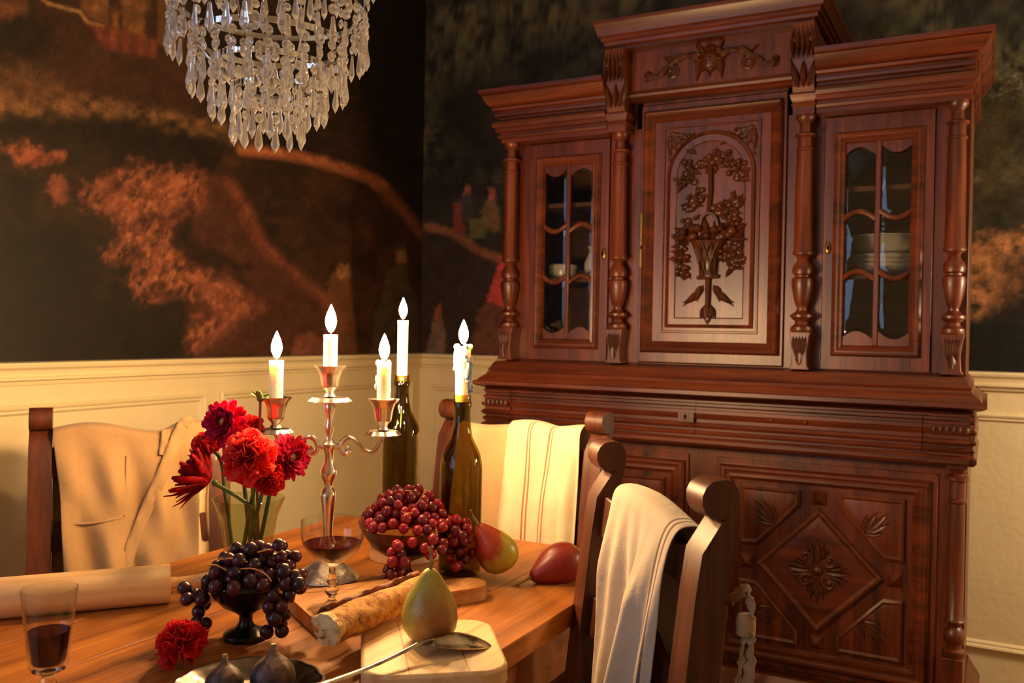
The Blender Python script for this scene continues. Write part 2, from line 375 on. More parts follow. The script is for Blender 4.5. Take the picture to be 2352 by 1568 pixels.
def paint(W, side):
    """colour of the print at world points W; the design is laid out in mural units"""
    q = W-np.array([0, 0, CAM_Z]); z = np.maximum(q@C_F, .3)
    x = 1176+F_PX*(q@C_R)/z; y = 784-F_PX*(q@C_U)/z
    n1 = fbm(x/60, y/60); n2 = fbm(x/22+40, y/22+7); n3 = fbm(x/7+3, y/7+90, 3); n4 = fbm(x/190+8, y/150+5, 4)
    wx = x+(n1-.5)*70+(n2-.5)*34+(n3-.5)*8; wy = y+(fbm(x/60+99, y/60+33)-.5)*60+(fbm(x/20+9, y/20+33)-.5)*30+(n3-.5)*8
    mix = lambda c, col, m: c*(1-m[:, None])+L3(col)*m[:, None]
    if side == 'L':
        c = np.tile(L3((36, 27, 17)), (len(x), 1)); c = mix(c, (58, 38, 20), np.clip((n4-.42)*4, 0, 1)*.8)
        c = mix(c, (74, 40, 22), polymask(wx, wy, [(60, -40), (420, -40), (470, 250), (380, 260), (200, 220), (60, 190), (100, 100)], 24)*.9)
        c = mix(c, (44, 30, 18), polymask(wx, wy, [(40, 20), (110, 30), (100, 170), (50, 160)], 24)*.8)
        ru = polymask(x+(n2-.5)*10, y+(n2-.5)*10, [(175, -60), (185, 12), (205, 40), (255, 62), (385, 108), (420, 110), (420, -60)], 5)
        c = mix(c, (120, 74, 26), ru); c = mix(c, (66, 42, 18), ru*np.clip(np.sin(x/13.)*2-.6+n2, 0, 1)*(x > 230)*.9)
        c = mix(c, (164, 104, 36), ru*np.clip(n2*3-1.6, 0, 1)*.6)
        c = mix(c, (176, 124, 62), linemask(x+(n2-.5)*12, y+(n2-.5)*8, [(60, -30), (110, 8), (185, 28), (200, 50), (235, 60)], 5)*.9)
        c = mix(c, (134, 60, 26), polymask(x+(n2-.5)*10, y+(n2-.5)*10, [(205, 55), (250, 62), (362, 92), (356, 132), (240, 112)], 7)*(.6+.4*np.clip(np.sin(x/5.)*2, 0, 1)))
        c = mix(c, (122, 70, 30), polymask(wx, wy, [(-90, -60), (52, -60), (50, 30), (10, 60), (-90, 50)], 14)*np.clip(n2*2, 0, 1))
        c = mix(c, (112, 70, 28), polymask(wx, wy, [(-90, 110), (40, 150), (110, 170), (200, 215), (150, 240), (-90, 230)], 26)*np.clip(n1*2.4-.5, 0, 1))
        rid = linemask(wx*.5+x*.5, wy*.5+y*.5, [(-60, 232), (60, 248), (200, 246), (330, 264), (450, 288), (560, 320)], 30)
        c = mix(c, (146, 96, 42), rid*np.clip(n2*1.9-.35, 0, 1)*.8); c = mix(c, (34, 25, 14), linemask(wx*.5+x*.5, wy*.5+y*.5, [(-60, 300), (200, 292), (330, 310), (450, 334), (560, 372), (620, 400)], 34)*.8)
        hill = polymask(x+(n2-.5)*14, y+(n2-.5)*12, [(520, 352), (640, 356), (700, 366), (830, 396), (880, 420), (920, 470), (950, 505), (985, 560), (985, 860), (420, 860), (480, 600), (470, 420)], 10)
        c = mix(c, (52, 31, 17), hill); c = mix(c, (78, 44, 23), hill*np.clip((n1-.4)*3.5, 0, 1)*.8)
        c = mix(c, (184, 98, 36), linemask(x+(n2-.5)*16, y+(n2-.5)*14, [(560, 345), (640, 352), (700, 362), (780, 384), (850, 408), (880, 430)], 15)*(.45+.55*n2*1.4))
        c = mix(c, (128, 62, 26), linemask(x+(n2-.5)*16, y+(n2-.5)*14, [(860, 412), (905, 460), (940, 500), (985, 548)], 16)*.85)
        st = .5*fbm((x*.8+y*.6)/11, (y*.8-x*.6)/30+50, 4)+.5*fbm(x/34+5, y/30+11, 5); st2 = fbm((x*.9+y*.4)/9, (y*.9-x*.4)/13+20, 4); qx, qy = x+(n1-.5)*46+(n2-.5)*40+(st2-.5)*26, y+(fbm(x/44+99, y/44+33)-.5)*46+(n2-.5)*30+(st-.5)*24
        slope = polymask(x+(n2-.5)*16, y+(n2-.5)*14, [(470, 395), (540, 420), (575, 470), (610, 545), (660, 600), (720, 645), (770, 690), (800, 740), (760, 815), (420, 815), (440, 660), (430, 560)], 12)
        c = mix(c, (84, 42, 22), slope*.9); c = mix(c, (150, 72, 32), slope*np.clip(1-np.abs(x-np.interp(y, [420, 470, 545, 600, 645, 690, 740], [525, 560, 596, 645, 705, 752, 780]))/34, 0, 1)*.75*np.clip(st*1.8, 0, 1))
        rk = polymask(qx, qy, [(180, 436), (265, 388), (420, 384), (480, 410), (470, 470), (420, 500), (400, 560), (440, 600), (520, 640), (600, 700), (560, 740), (500, 780), (440, 800), (430, 770), (490, 720), (440, 670), (330, 690), (300, 650), (330, 610), (250, 590), (290, 540), (270, 490), (200, 476)], 20)
        c = mix(c, (142, 70, 34), rk*np.clip((st-.3)*4, 0, 1)*.95); c = mix(c, (190, 104, 52), rk*np.clip((st2-.48)*5, 0, 1)*.6); c = mix(c, (56, 31, 17), rk*np.clip((.46-n1)*6, 0, 1)*.75)
        c = mix(c, (36, 24, 14), polymask(wx, wy, [(395, 500), (440, 505), (470, 570), (560, 620), (560, 650), (450, 620), (395, 560)], 12)*.8)
        c = mix(c, (160, 78, 34), polymask(wx, wy, [(-60, 345), (60, 338), (150, 342), (130, 365), (90, 380), (20, 372)], 9)*np.clip(n2*2.3-.3, 0, 1))
        c = mix(c, (146, 72, 34), polymask(wx, wy, [(95, 425), (140, 415), (150, 460), (105, 462)], 9)*.8)
        c = mix(c, (28, 22, 15), polymask(wx, wy, [(-200, 520), (180, 520), (250, 620), (290, 760), (400, 780), (420, 900), (-200, 900)], 40)*.85)
        c = mix(c, (24, 18, 12), polymask(wx, wy, [(840, -80), (1010, -80), (985, 520), (930, 440), (860, 380), (820, 200)], 26)*.9)
        c = mix(c, (66, 44, 20), polymask(wx, wy, [(700, 180), (850, 150), (860, 330), (720, 320)], 30)*np.clip(n2*3-1.2, 0, 1)*.7)
        fx, fy = x+(n3-.5)*12+(n2-.5)*10, y+(fbm(x/8+70, y/8+4, 3)-.5)*16
        for poly, col, a in (([(768, 620), (782, 606), (806, 612), (806, 640), (812, 720), (820, 815), (740, 815), (756, 700), (752, 650)], (126, 72, 36), .8), ([(770, 616), (800, 606), (802, 634), (776, 642)], (168, 112, 62), .8),
                             ([(895, 618), (928, 600), (936, 640), (960, 690), (966, 815), (850, 815), (862, 720), (880, 670)], (84, 70, 52), .7), ([(906, 575), (930, 570), (936, 600), (912, 604)], (150, 100, 54), .8), ([(900, 556), (926, 552), (932, 576), (904, 578)], (60, 58, 44), .8),
                             ([(668, 815), (680, 775), (712, 764), (740, 782), (748, 815)], (142, 74, 48), .7)):
            c = mix(c, col, polymask(fx, fy, poly, 5)*a)
    else:
        c = np.tile(L3((46, 43, 34)), (len(x), 1)); c = mix(c, (100, 94, 62), np.clip((n4-.36)*4, 0, 1)*np.clip((n2-.36)*4, 0, 1)*(y < 420)*.85)
        c = mix(c, (24, 22, 19), polymask(wx, wy, [(985, 180), (1120, 190), (1160, 420), (985, 470)], 40)*.8)
        c = mix(c, (58, 36, 24), polymask(wx, wy, [(950, 530), (1060, 560), (1180, 640), (1180, 840), (950, 840)], 20)*.75)
        c = mix(c, (150, 84, 40), linemask(x+(n2-.5)*14, y+(n2-.5)*14, [(985, 522), (1040, 534), (1085, 566), (1120, 585), (1165, 598)], 11)*.85)
        fx, fy = x+(n3-.5)*11+(n2-.5)*8, y+(fbm(x/8+70, y/8+4, 3)-.5)*14
        for poly, col, a in (([(1056, 448), (1076, 442), (1090, 470), (1084, 505), (1046, 508), (1048, 470)], (60, 60, 62), .9), ([(1066, 426), (1078, 424), (1080, 446), (1066, 448)], (176, 92, 60), .9), ([(1044, 470), (1060, 466), (1062, 500), (1070, 536), (1042, 536)], (140, 48, 36), .85),
                             ([(1116, 458), (1134, 456), (1146, 480), (1150, 530), (1108, 530), (1104, 490)], (128, 96, 54), .75), ([(1120, 434), (1136, 432), (1138, 456), (1122, 460)], (178, 84, 58), .9), ([(1078, 505), (1110, 500), (1116, 545), (1080, 548)], (104, 100, 44), .8),
                             ([(1150, 592), (1172, 590), (1172, 712), (1128, 698), (1118, 690), (1134, 640)], (214, 46, 42), .95), ([(1096, 716), (1130, 692), (1176, 712), (1176, 815), (1080, 815)], (120, 62, 34), .7),
                             ([(1000, 702), (1012, 698), (1014, 728), (1006, 742), (998, 734)], (170, 84, 50), .8), ([(996, 742), (1016, 730), (1026, 770), (1022, 815), (975, 815), (985, 780)], (142, 108, 84), .7)):
            c = mix(c, col, polymask(fx, fy, poly, 4)*a)
        far = (x > 1700).astype(float)
        c = mix(c, (84, 70, 42), far*np.clip((n1-.35)*3, 0, 1)*(y > 180)*(y < 540)*.8)
        c = mix(c, (186, 116, 54), far*polymask(wx, wy, [(2150, 590), (2250, 545), (2330, 530), (2480, 520), (2480, 640), (2350, 680), (2260, 730), (2200, 690)], 18)*np.clip(n2*2.4-.4, 0, 1))
        c = mix(c, (30, 22, 16), far*polymask(wx, wy, [(2310, 600), (2480, 570), (2480, 760), (2280, 740)], 20)*.7)
        c = mix(c, (24, 22, 26), far*np.clip((y-725)/25, 0, 1))
        c = mix(c, (132, 128, 120), far*polymask(wx, wy, [(2280, 200), (2330, 160), (2400, 130), (2400, 190), (2300, 230)], 20)*np.clip((n3-.55)*7, 0, 1)*.8)
    c = c*(.50+.74*n2[:, None])*(.72+.5*n3[:, None])
    g = c.mean(1, keepdims=True); c = g+(c-g)*.80
    return np.clip(c, 0, 1)
def mat_mural():
    m, nt, b = newmat('mural_wallpaper'); L = nt.links
    a = N(nt, 'ShaderNodeVertexColor'); a.layer_name = 'print'; tc = N(nt, 'ShaderNodeTexCoord')
    n = N(nt, 'ShaderNodeTexNoise', i_Scale=240, i_Detail=2); L.new(tc.outputs['Object'], n.inputs[0])
    r = ramp(nt, [(.3, (.72, .72, .72, 1)), (.7, (1.2, 1.2, 1.2, 1))]); L.new(n.outputs[0], r.inputs[0])
    mu = N(nt, 'ShaderNodeMixRGB', blend_type='MULTIPLY'); mu.inputs[0].default_value = 1; L.new(a.outputs[0], mu.inputs[1]); L.new(r.outputs[0], mu.inputs[2])
    L.new(mu.outputs[0], b.inputs['Base Color']); b.inputs['Roughness'].default_value = .55; b.inputs['Specular IOR Level'].default_value = .25
    return m
M_['mural'] = mat_mural()
def mural(name, parent, aa, zz, fn, side):
    A, Z = np.meshgrid(aa, zz); A = A.ravel(); Z = Z.ravel(); W = fn(A, Z)
    na, nz = len(aa), len(zz); i, j = np.meshgrid(np.arange(na-1), np.arange(nz-1)); k = (j*na+i).ravel()
    F = np.stack([k, k+1, k+1+na, k+na], 1)
    me = bpy.data.meshes.new(name); me.from_pydata(W.tolist(), [], F.tolist())
    col = np.ones((len(W), 4), np.float32); col[:, :3] = paint(W, side)
    at = me.color_attributes.new('print', 'FLOAT_COLOR', 'POINT'); at.data.foreach_set('color', col.ravel())
    me.materials.append(M_['mural']); me.update()
    o = bpy.data.objects.new(name, me); put(o, parent); return o
def span(*seg):
    out = []
    for a, b, s in seg: out += list(np.arange(a, b-1e-6, s))
    return np.array(out+[seg[-1][1]])
zfine = span((1.078, 1.98, .0045), (1.98, 2.598, .03))
mural('wallpaper', wl, span((-.48, .9, .03), (.9, WY, .0045)), zfine, lambda a, z: np.stack([np.full(a.shape, WX+.0015), a, z], 1), 'L')
mural('wallpaper', wb, span((WX+.0015, -1.2, .0045), (-1.2, -.2, .03), (-.2, .5, .005), (.5, RX, .03)), zfine, lambda a, z: np.stack([a, np.full(a.shape, WY-.0015), z], 1), 'R')
# ---------------------------------------------------------------- carved buffet cabinet against the back wall
XC = -.692
def P(u, y, z): return (XC+u, y, z)
CB = thing('buffet_cabinet', 'tall carved dark walnut buffet with glazed upper doors and turned columns', 'cabinet', (XC, 2.6, 0))
def mould(prof, hw, yf, yb=2.85, ui=None, mb=None):
    """moulding run round the front and the sides (ui: only from ui to +hw, or to -hw when ui<0)"""
    mb = mb or MB(); L = []
    for o, z in prof:
        if ui is None: L.append([P(-hw-o, yb, z), P(-hw-o, yf-o, z), P(hw+o, yf-o, z), P(hw+o, yb, z)])
        else:
            s = 1 if ui > 0 else -1
            L.append([P(ui, yb, z), P(ui, yf-o, z), P(s*(hw+o), yf-o, z), P(s*(hw+o), yb, z)])
    mb.loops(L); return mb
def frame(u0, u1, z0, z1, y0, prof, mb=None):
    mb = mb or MB()
    return mb.loops([[P(u0+i, y0-h, z0+i), P(u1-i, y0-h, z0+i), P(u1-i, y0-h, z1-i), P(u0+i, y0-h, z1-i)] for i, h in prof], cap0=False, cap1=False)
def leaf(mb, u, z, ang, Ln, Wd, y0, h=.006, curl=0., n=6):
    """carved leaf lying on the plane y=y0: raised rib, lowered edges"""
    L = []; a = ang; cu, cz = u, z
    for i in range(n+1):
        t = i/n; w = Wd*.5*(math.sin(PI*min(1, t*1.02)**.75)+.03); a2 = a+PI/2; hh = h*(.35+.65*math.sin(PI*min(1, t*.9+.1)))
        L.append([P(cu+w*math.cos(a2), y0, cz+w*math.sin(a2)), P(cu+w*.55*math.cos(a2), y0-hh*.75, cz+w*.55*math.sin(a2)), P(cu, y0-hh*.45, cz),
                  P(cu-w*.55*math.cos(a2), y0-hh*.75, cz-w*.55*math.sin(a2)), P(cu-w*math.cos(a2), y0, cz-w*math.sin(a2))])
        cu += Ln/n*math.cos(a); cz += Ln/n*math.sin(a); a += curl/n
    mb.loops(L, closed=False, cap0=False, cap1=False)
def blob(mb, u, z, r, y0, h, rz=None): mb.ell(P(u, y0, z), (r, h, rz or r), 10, 6)
def spiral(mb, u, z, r, turns, a0, y0, rad, sgn=1, n=22, r1=.25):
    pts = []
    for i in range(n+1):
        t = i/n; rr = r*(1-(1-r1)*t); a = a0+sgn*2*PI*turns*t; pts.append(P(u+rr*math.cos(a), y0-rad*.4, z+rr*math.sin(a)))
    mb.tube(pts, [rad*(1-.35*i/n) for i in range(n+1)], 6, up=(0, 1, 0))
# plinth, lower carcass, waist, counter
mould([(.0, 0), (.045, 0), (.045, .12), (.040, .135), (.045, .15), (.045, .17), (.030, .20), (.026, .215), (.030, .225), (.014, .25), (.0, .275)], .66, 2.40).build('plinth', M_['cabx'], CB, ang=30)
lb = MB(); lb.box(XC-.655, XC+.655, 2.445, 2.845, .26, .885); lb.build('lower_carcass', M_['cab'], CB, bev=.002)
WA = [(0, .868), (.012, .870), (.019, .878), (.019, .887), (.012, .894), (.003, .895), (.003, .900), (.012, .902), (.014, .907), (.010, .912), (.003, .913), (.003, .918), (.014, .920), (.018, .926), (.014, .932), (.006, .934), (.006, .943), (.015, .945), (.018, .951), (.013, .956), (.005, .958), (.005, .967), (.013, .969), (.013, .975), (.003, .978), (.003, .985), (.012, .988), (.012, .993), (.005, .995), (.010, .999), (.030, 1.005), (.038, 1.010), (.038, 1.020), (.028, 1.022), (.022, 1.030), (.008, 1.040), (.004, 1.049), (-.02, 1.050)]
mould(WA, .655, 2.382).build('waist_moulding', M_['cabx'], CB, ang=30)
for s in (-1, 1):
    d = MB(); pr = [(o+.0035, z) for o, z in WA if .9 < z < .990]
    u0, u1 = (.006, .555) if s > 0 else (-.555, -.006)
    d.loops([[P(u, 2.382-o, z) for o, z in pr]+[P(u, 2.40, pr[-1][1]), P(u, 2.40, pr[0][1])] for u in (u0, u1)])
    dr = d.build('drawer', M_['cabx'], CB, ang=30)
    if s < 0:
        k = MB(); k.box(*sorted((XC-.050, XC-.006)), 2.3590, 2.366, .934, .960); k.build('keyhole_plate', M_['cab'], dr)
        k = MB(); k.ell(P(-.03, 2.3585, .948), (.004, .002, .007), 8, 6); k.build('keyhole', M_['black'], dr)
    else:
        for uu in (.20, .285):
            k = MB(); k.ell(P(uu, 2.36, .953), (.005, .006, .005), 10, 6); k.build('stud', M_['brass'], dr)
    # corner block of the waist
    b = MB(); uu = s*.615
    b.loops([[P(uu-.045, 2.374-o*1.35, z) for o, z in WA if .87 < z < 1.0]+[P(uu-.045, 2.39, .99), P(uu-.045, 2.39, .88)], [P(uu+.043, 2.374-o*1.35, z) for o, z in WA if .87 < z < 1.0]+[P(uu+.043, 2.39, .99), P(uu+.043, 2.39, .88)]])
    cb = b.build('corner_block', M_['cabx'], CB, ang=30)
    c = MB()
    for i in range(6): leaf(c, uu-.036+i*.0145, .966, -PI/2, .022, .014, 2.352, .006)
    c.build('carved_leaves', M_['carve'], cb)
# lower doors with diamond panels
FRM = [(0, 0), (0, .010), (.006, .017), (.013, .017), (.018, .011), (.023, .010), (.030, .013), (.034, .006), (.040, .001)]
for s in (-1, 1):
    cu, cz = s*.312, .562; Y0 = 2.445
    d = MB(); d.box(*sorted((XC+s*.04, XC+s*.59)), Y0-.008, Y0+.002, .285, .838); D = d.build('lower_door', M_['cab'], CB, bev=.002)
    Y1 = Y0-.008
    frame(cu-.262, cu+.262, cz-.258, cz+.258, Y1, FRM).build('frame_moulding', M_['cabx'], D, ang=25)
    q = MB()
    def ring(h, w, v): return [P(cu+h, Y1-v, cz), P(cu, Y1-v, cz+h*w), P(cu-h, Y1-v, cz), P(cu, Y1-v, cz-h*w)]
    q.loops([ring(.158, 1.03, 0), ring(.157, 1.03, .012), ring(.148, 1.03, .016), ring(.136, 1.03, .010), ring(.122, 1.03, .012), ring(.112, 1.03, .012)], cap0=False)
    DP = q.build('diamond_panel', M_['cabx'], D, ang=25)
    c = MB(); blob(c, cu, cz, .014, Y1-.012, .010)
    for k in range(4):
        a = k*PI/2
        for da, ln, wd, r0 in ((0, .072, .022, .016), (.32, .050, .014, .028), (-.32, .050, .014, .028), (.6, .03, .012, .036), (-.6, .03, .012, .036)):
            leaf(c, cu+r0*math.cos(a+da*.7), cz+r0*math.sin(a+da*.7), a+da, ln, wd, Y1-.011, .009, curl=-da*.9)
        a += PI/4
        spiral(c, cu+.042*math.cos(a), cz+.042*math.sin(a), .019, .9, a+PI, Y1-.012, .005)
        blob(c, cu+.042*math.cos(a), cz+.042*math.sin(a), .007, Y1-.011, .006)
    c.build('rosette_carving', M_['carve'], D)
    for sx in (-1, 1):
        for sz in (-1, 1):
            po = [(.048, .166), (.048, .205), (.205, .205), (.205, .048), (.160, .048)]
            pg = MB()
            def off(k): # inset polygon
                g = [(.048+k, .166-k*.4), (.048+k, .205-k), (.205-k, .205-k), (.205-k, .048+k), (.160-k*.4, .048+k)]
                g = [(a+(k*.35 if i in (0, 4) else 0), b+(k*.35 if i in (0, 4) else 0)) for i, (a, b) in enumerate(g)]
                return g
            pg.loops([[P(cu+sx*a, Y1-h, cz+sz*b) for a, b in off(k)] for k, h in ((0, 0), (0, .009), (.006, .013), (.012, .009), (.016, .010))], cap0=False)
            PN = pg.build('corner_panel', M_['cab'], D, ang=25)
            c = MB(); b0 = (cu+sx*.112, cz+sz*.112); a0 = math.atan2(sz, sx)
            for da, ln, wd in ((0, .080, .024), (.42, .070, .018), (-.42, .070, .018), (.95, .050, .016), (-.95, .050, .016)):
                leaf(c, b0[0], b0[1], a0+da, ln, wd, Y1-.0095, .006, curl=-da*.8)
            c.build('leaf_carving', M_['carve'], D)
    for a, b in ((0, .188), (0, -.188), (.184, 0), (-.184, 0)):
        st = MB(); h = .019
        st.add([P(cu+a-h, Y1, cz+b-h), P(cu+a+h, Y1, cz+b-h), P(cu+a+h, Y1, cz+b+h), P(cu+a-h, Y1, cz+b+h), P(cu+a, Y1-.02, cz+b)], [(0, 1, 4), (1, 2, 4), (2, 3, 4), (3, 0, 4), (0, 3, 2, 1)])
        st.build('pyramid_stud', M_['cab'], D, ang=None)
# lower columns
LC = [(.024, .405), (.026, .41), (.0255, .42), (.017, .425), (.017, .435), (.022, .44), (.0245, .452), (.022, .468), (.014, .478), (.016, .484), (.0235, .488), (.024, .493), (.019, .50), (.0185, .62), (.0175, .775), (.0225, .779), (.0225, .784), (.0185, .788), (.0185, .828), (.026, .832), (.026, .84), (.016, .848), (.022, .86)]
for s in (-1, 1):
    uu = s*.634
    b = MB().lathe(LC, 20, P(uu, 2.408, 0)); co = b.build('lower_column', M_['cab'], CB, ang=35)
    MB().box(XC+uu-.025, XC+uu+.021, 2.382, 2.446, .26, .405).build('column_block', M_['cab'], co, bev=.002); MB().box(XC+uu-.025, XC+uu+.021, 2.384, 2.446, .86, .885).build('column_cap', M_['cab'], co, bev=.002)

# upper carcass (hollow, so the plates can stand inside)
mould([(.018, 1.05), (.020, 1.056), (.014, 1.062), (.010, 1.072), (.002, 1.080), (-.06, 1.085)], .64, 2.40).build('upper_base', M_['cabx'], CB, ang=30)
uc = MB()
for s in (-1, 1):
    uc.box(*sorted((XC+s*.625, XC+s*.645)), 2.47, 2.845, 1.08, 1.76)
    uc.box(*sorted((XC+s*.225, XC+s*.24)), 2.47, 2.845, 1.08, 1.97)
uc.box(XC-.625, XC+.625, 2.835, 2.845, 1.08, 1.76); uc.box(XC-.625, XC+.625, 2.47, 2.835, 1.07, 1.088); uc.box(XC-.625, XC+.625, 2.47, 2.835, 1.745, 1.76)
uc.build('upper_carcass', M_['cabin'], CB)
for s in (-1, 1):
    for z in (1.325, 1.555): MB().box(*sorted((XC+s*.24, XC+s*.625)), 2.50, 2.835, z, z+.014).build('shelf', M_['cabin'], CB, bev=.002)
ff = MB()
for s in (-1, 1):
    ff.box(*sorted((XC+s*.205, XC+s*.302)), 2.465, 2.485, 1.085, 1.765); ff.box(*sorted((XC+s*.565, XC+s*.645)), 2.465, 2.485, 1.085, 1.765)
ff.box(XC-.205, XC+.205, 2.465, 2.485, 1.83, 1.99); ff.build('front_stiles', M_['cab'], CB, bev=.0015)

# turned upper columns with pedestals
UCOL = [(.026, 1.183), (.028, 1.187), (.027, 1.196), (.018, 1.203), (.016, 1.211), (.022, 1.216), (.0285, 1.222), (.0285, 1.228), (.018, 1.234), (.013, 1.240), (.0125, 1.248), (.016, 1.254), (.021, 1.272), (.026, 1.298), (.0275, 1.312), (.0265, 1.322), (.019, 1.327), (.019, 1.331), (.0245, 1.335), (.026, 1.345), (.0235, 1.356), (.016, 1.366), (.013, 1.374), (.0165, 1.380), (.026, 1.386), (.0265, 1.391), (.0235, 1.397), (.0215, 1.60), (.0205, 1.655), (.0235, 1.658), (.0235, 1.662), (.0195, 1.665), (.0195, 1.690), (.0265, 1.694), (.0265, 1.699), (.015, 1.704), (.014, 1.726), (.021, 1.735), (.0245, 1.741), (.0245, 1.747)]
for uu in (-.615, -.258, .258, .615):
    co = MB().lathe(UCOL, 22, P(uu, 2.425, 0)).build('upper_column', M_['cab'], CB, ang=35)
    b = MB(); b.prism([(-.027, 1.183), (.027, 1.183), (.024, 1.170), (.018, 1.130), (.020, 1.095), (.026, 1.085), (-.026, 1.085), (-.020, 1.095), (-.018, 1.130), (-.024, 1.170)], lambda a, z, d: P(uu+a, d, z), 2.400, 2.466)
    pd = b.build('column_pedestal', M_['cab'], CB, bev=.0015)
    c = MB()
    for k in range(5): leaf(c, uu-.016+k*.008, 1.172, -PI/2+(k-2)*-.06, .055, .012, 2.401, .007)
    leaf(c, uu, 1.095, PI/2, .05, .02, 2.401, .006); c.build('acanthus_carving', M_['carve'], pd)

# glazed doors
def glazed_door(s):
    D0, Y0 = 2.465, 2.458
    ua, ub = (.303, .564); za, zb = 1.087, 1.745
    oa, ob, pa, pb = .352, .518, 1.150, 1.680   # opening
    U = lambda a: s*a
    d = MB()
    for (a0, a1, z0, z1) in ((ua, oa, za, zb), (ob, ub, za, zb), (oa, ob, za, pa), (oa, ob, pb, zb)):
        d.box(*sorted((XC+U(a0), XC+U(a1))), Y0-.002, Y0+.016, z0, z1)
    D = d.build('glazed_door', M_['cab'], CB, bev=.001)
    fr = frame(min(U(.328), U(.542)), max(U(.328), U(.542)), 1.122, 1.703, Y0-.002, [(0, 0), (0, .006), (.005, .010), (.010, .007), (.014, .007), (.020, .002), (.026, .004), (.030, -.004)])
    fr.build('frame_moulding', M_['cabx'], D, ang=25)
    mid = (oa+ob)/2; mw = .007; A = .020; nS = 10
    rows = [1.178, 1.3325, 1.487, 1.6535]   # bottom curve, two rails, top curve
    def curve(kind, lo, hi, z):
        sg = 1 if kind == 0 else -1
        return [(lo+(hi-lo)*i/nS, z+sg*A*(math.sin(PI*i/nS)-.5)) for i in range(nS+1)]
    cols = ((oa, mid-mw, 0), (mid+mw, ob, 1))
    # spandrels top and bottom
    for lo, hi, kd in cols:
        for zc, zo in ((rows[0], pa), (rows[3], pb)):
            poly = curve(kd, lo, hi, zc)+[(hi, zo), (lo, zo)]
            MB().prism(poly, lambda a, z, dd: P(U(a), dd, z), Y0, Y0+.012).build('spandrel', M_['cab'], D, ang=30)
    MB().box(*sorted((XC+U(mid-mw), XC+U(mid+mw))), Y0-.003, Y0+.012, pa, pb).build('vertical_bar', M_['cab'], D, bev=.003)
    for zc in rows[1:3]:
        for lo, hi, kd in cols:
            pts = curve(kd, lo-.002, hi+.002, zc)
            MB().tube([P(U(a), Y0+.003, z) for a, z in pts], [.0075]*len(pts), 8, flat=1.0, up=(0, 1, 0)).build('wavy_bar', M_['cab'], D)
    for r in range(3):
        for lo, hi, kd in cols:
            bot = curve(kd, lo, hi, rows[r]+(.005 if r else 0)); top = curve(kd, lo, hi, rows[r+1]-(.005 if r < 2 else 0))
            poly = bot+top[::-1]; cx = (lo+hi)/2; czz = (rows[r]+rows[r+1])/2; hw = (hi-lo)/2; hh = (rows[r+1]-rows[r])/2
            b = .010
            inn = [(cx+(a-cx)*(1-b/hw), z-b*np.sign(z-czz)) for a, z in poly]
            g = MB()
            g.loops([[P(U(a), Y0+.009, z) for a, z in poly], [P(U(a), Y0+.0065, z) for a, z in poly], [P(U(a), Y0+.0049, z) for a, z in inn]])
            g.build('pane', M_['pane'], D, ang=8)
    # escutcheon on the stile towards the middle column
    k = MB().ell(P(U(.316), Y0-.004, 1.405), (.008, .003, .017), 12, 6).build('escutcheon', M_['brass'], D)
    MB().ell(P(U(.316), Y0-.0065, 1.405), (.0035, .002, .007), 8, 6).build('keyhole', M_['black'], D)
for s in (-1, 1): glazed_door(s)

# arched middle door with carved flower basket
Y0 = 2.456
d = MB().box(XC-.205, XC+.205, Y0, Y0+.025, 1.090, 1.828); AD = d.build('arched_door', M_['cab'], CB, bev=.002)
frame(-.195, .195, 1.118, 1.808, Y0, [(0, 0), (0, .010), (.006, .016), (.012, .013), (.016, .008), (.022, .011), (.028, .006), (.033, .0)]).build('frame_moulding', M_['cabx'], AD, ang=25)
frame(-.138, .138, 1.175, 1.762, Y0, [(0, 0), (.002, .005), (.005, .005), (.007, .001)]).build('inner_bead', M_['cabx'], AD, ang=25)
ar = MB(); RO, ZA = .124, 1.615; L = []
pts = [(-RO, 1.19)]+[(RO*math.cos(PI-PI*i/24), ZA+RO*math.sin(PI-PI*i/24)) for i in range(25)]+[(RO, 1.19)]
for k, h in ((0, 0), (.0, .007), (.006, .011), (.010, .004), (.026, .003), (.030, -.0006)):
    g = (RO-k)/RO; L.append([P(a*g, Y0-h, (ZA+(z-ZA)*g) if z > ZA else (z+k if z < 1.2 else z)) for a, z in pts])
ar.loops(L, cap0=False, cap1=False); ar.build('arch_moulding', M_['cab'], AD, ang=30)
for s in (-1, 1):   # spandrel foliage
    c = MB()
    for a, ln, wd in ((-.1, .06, .022), (-.5, .05, .02), (-1.05, .05, .02), (-1.5, .055, .022)):
        aa = a if s < 0 else PI-a; leaf(c, s*.118, 1.735, aa, ln, wd, Y0, .006, curl=.4*s)
    for k in range(5):
        blob(c, s*(.112-.016*k), 1.740-.003*k, .007, Y0, .006); blob(c, s*.118, 1.728-.015*k, .006, Y0, .006); leaf(c, s*(.1-.014*k), 1.735-.006*k, 2.5*k, .026, .012, Y0, .006)
    c.build('spandrel_carving', M_['carve'], AD)
c = MB(); yb = Y0-.001; rr = random.Random(5)
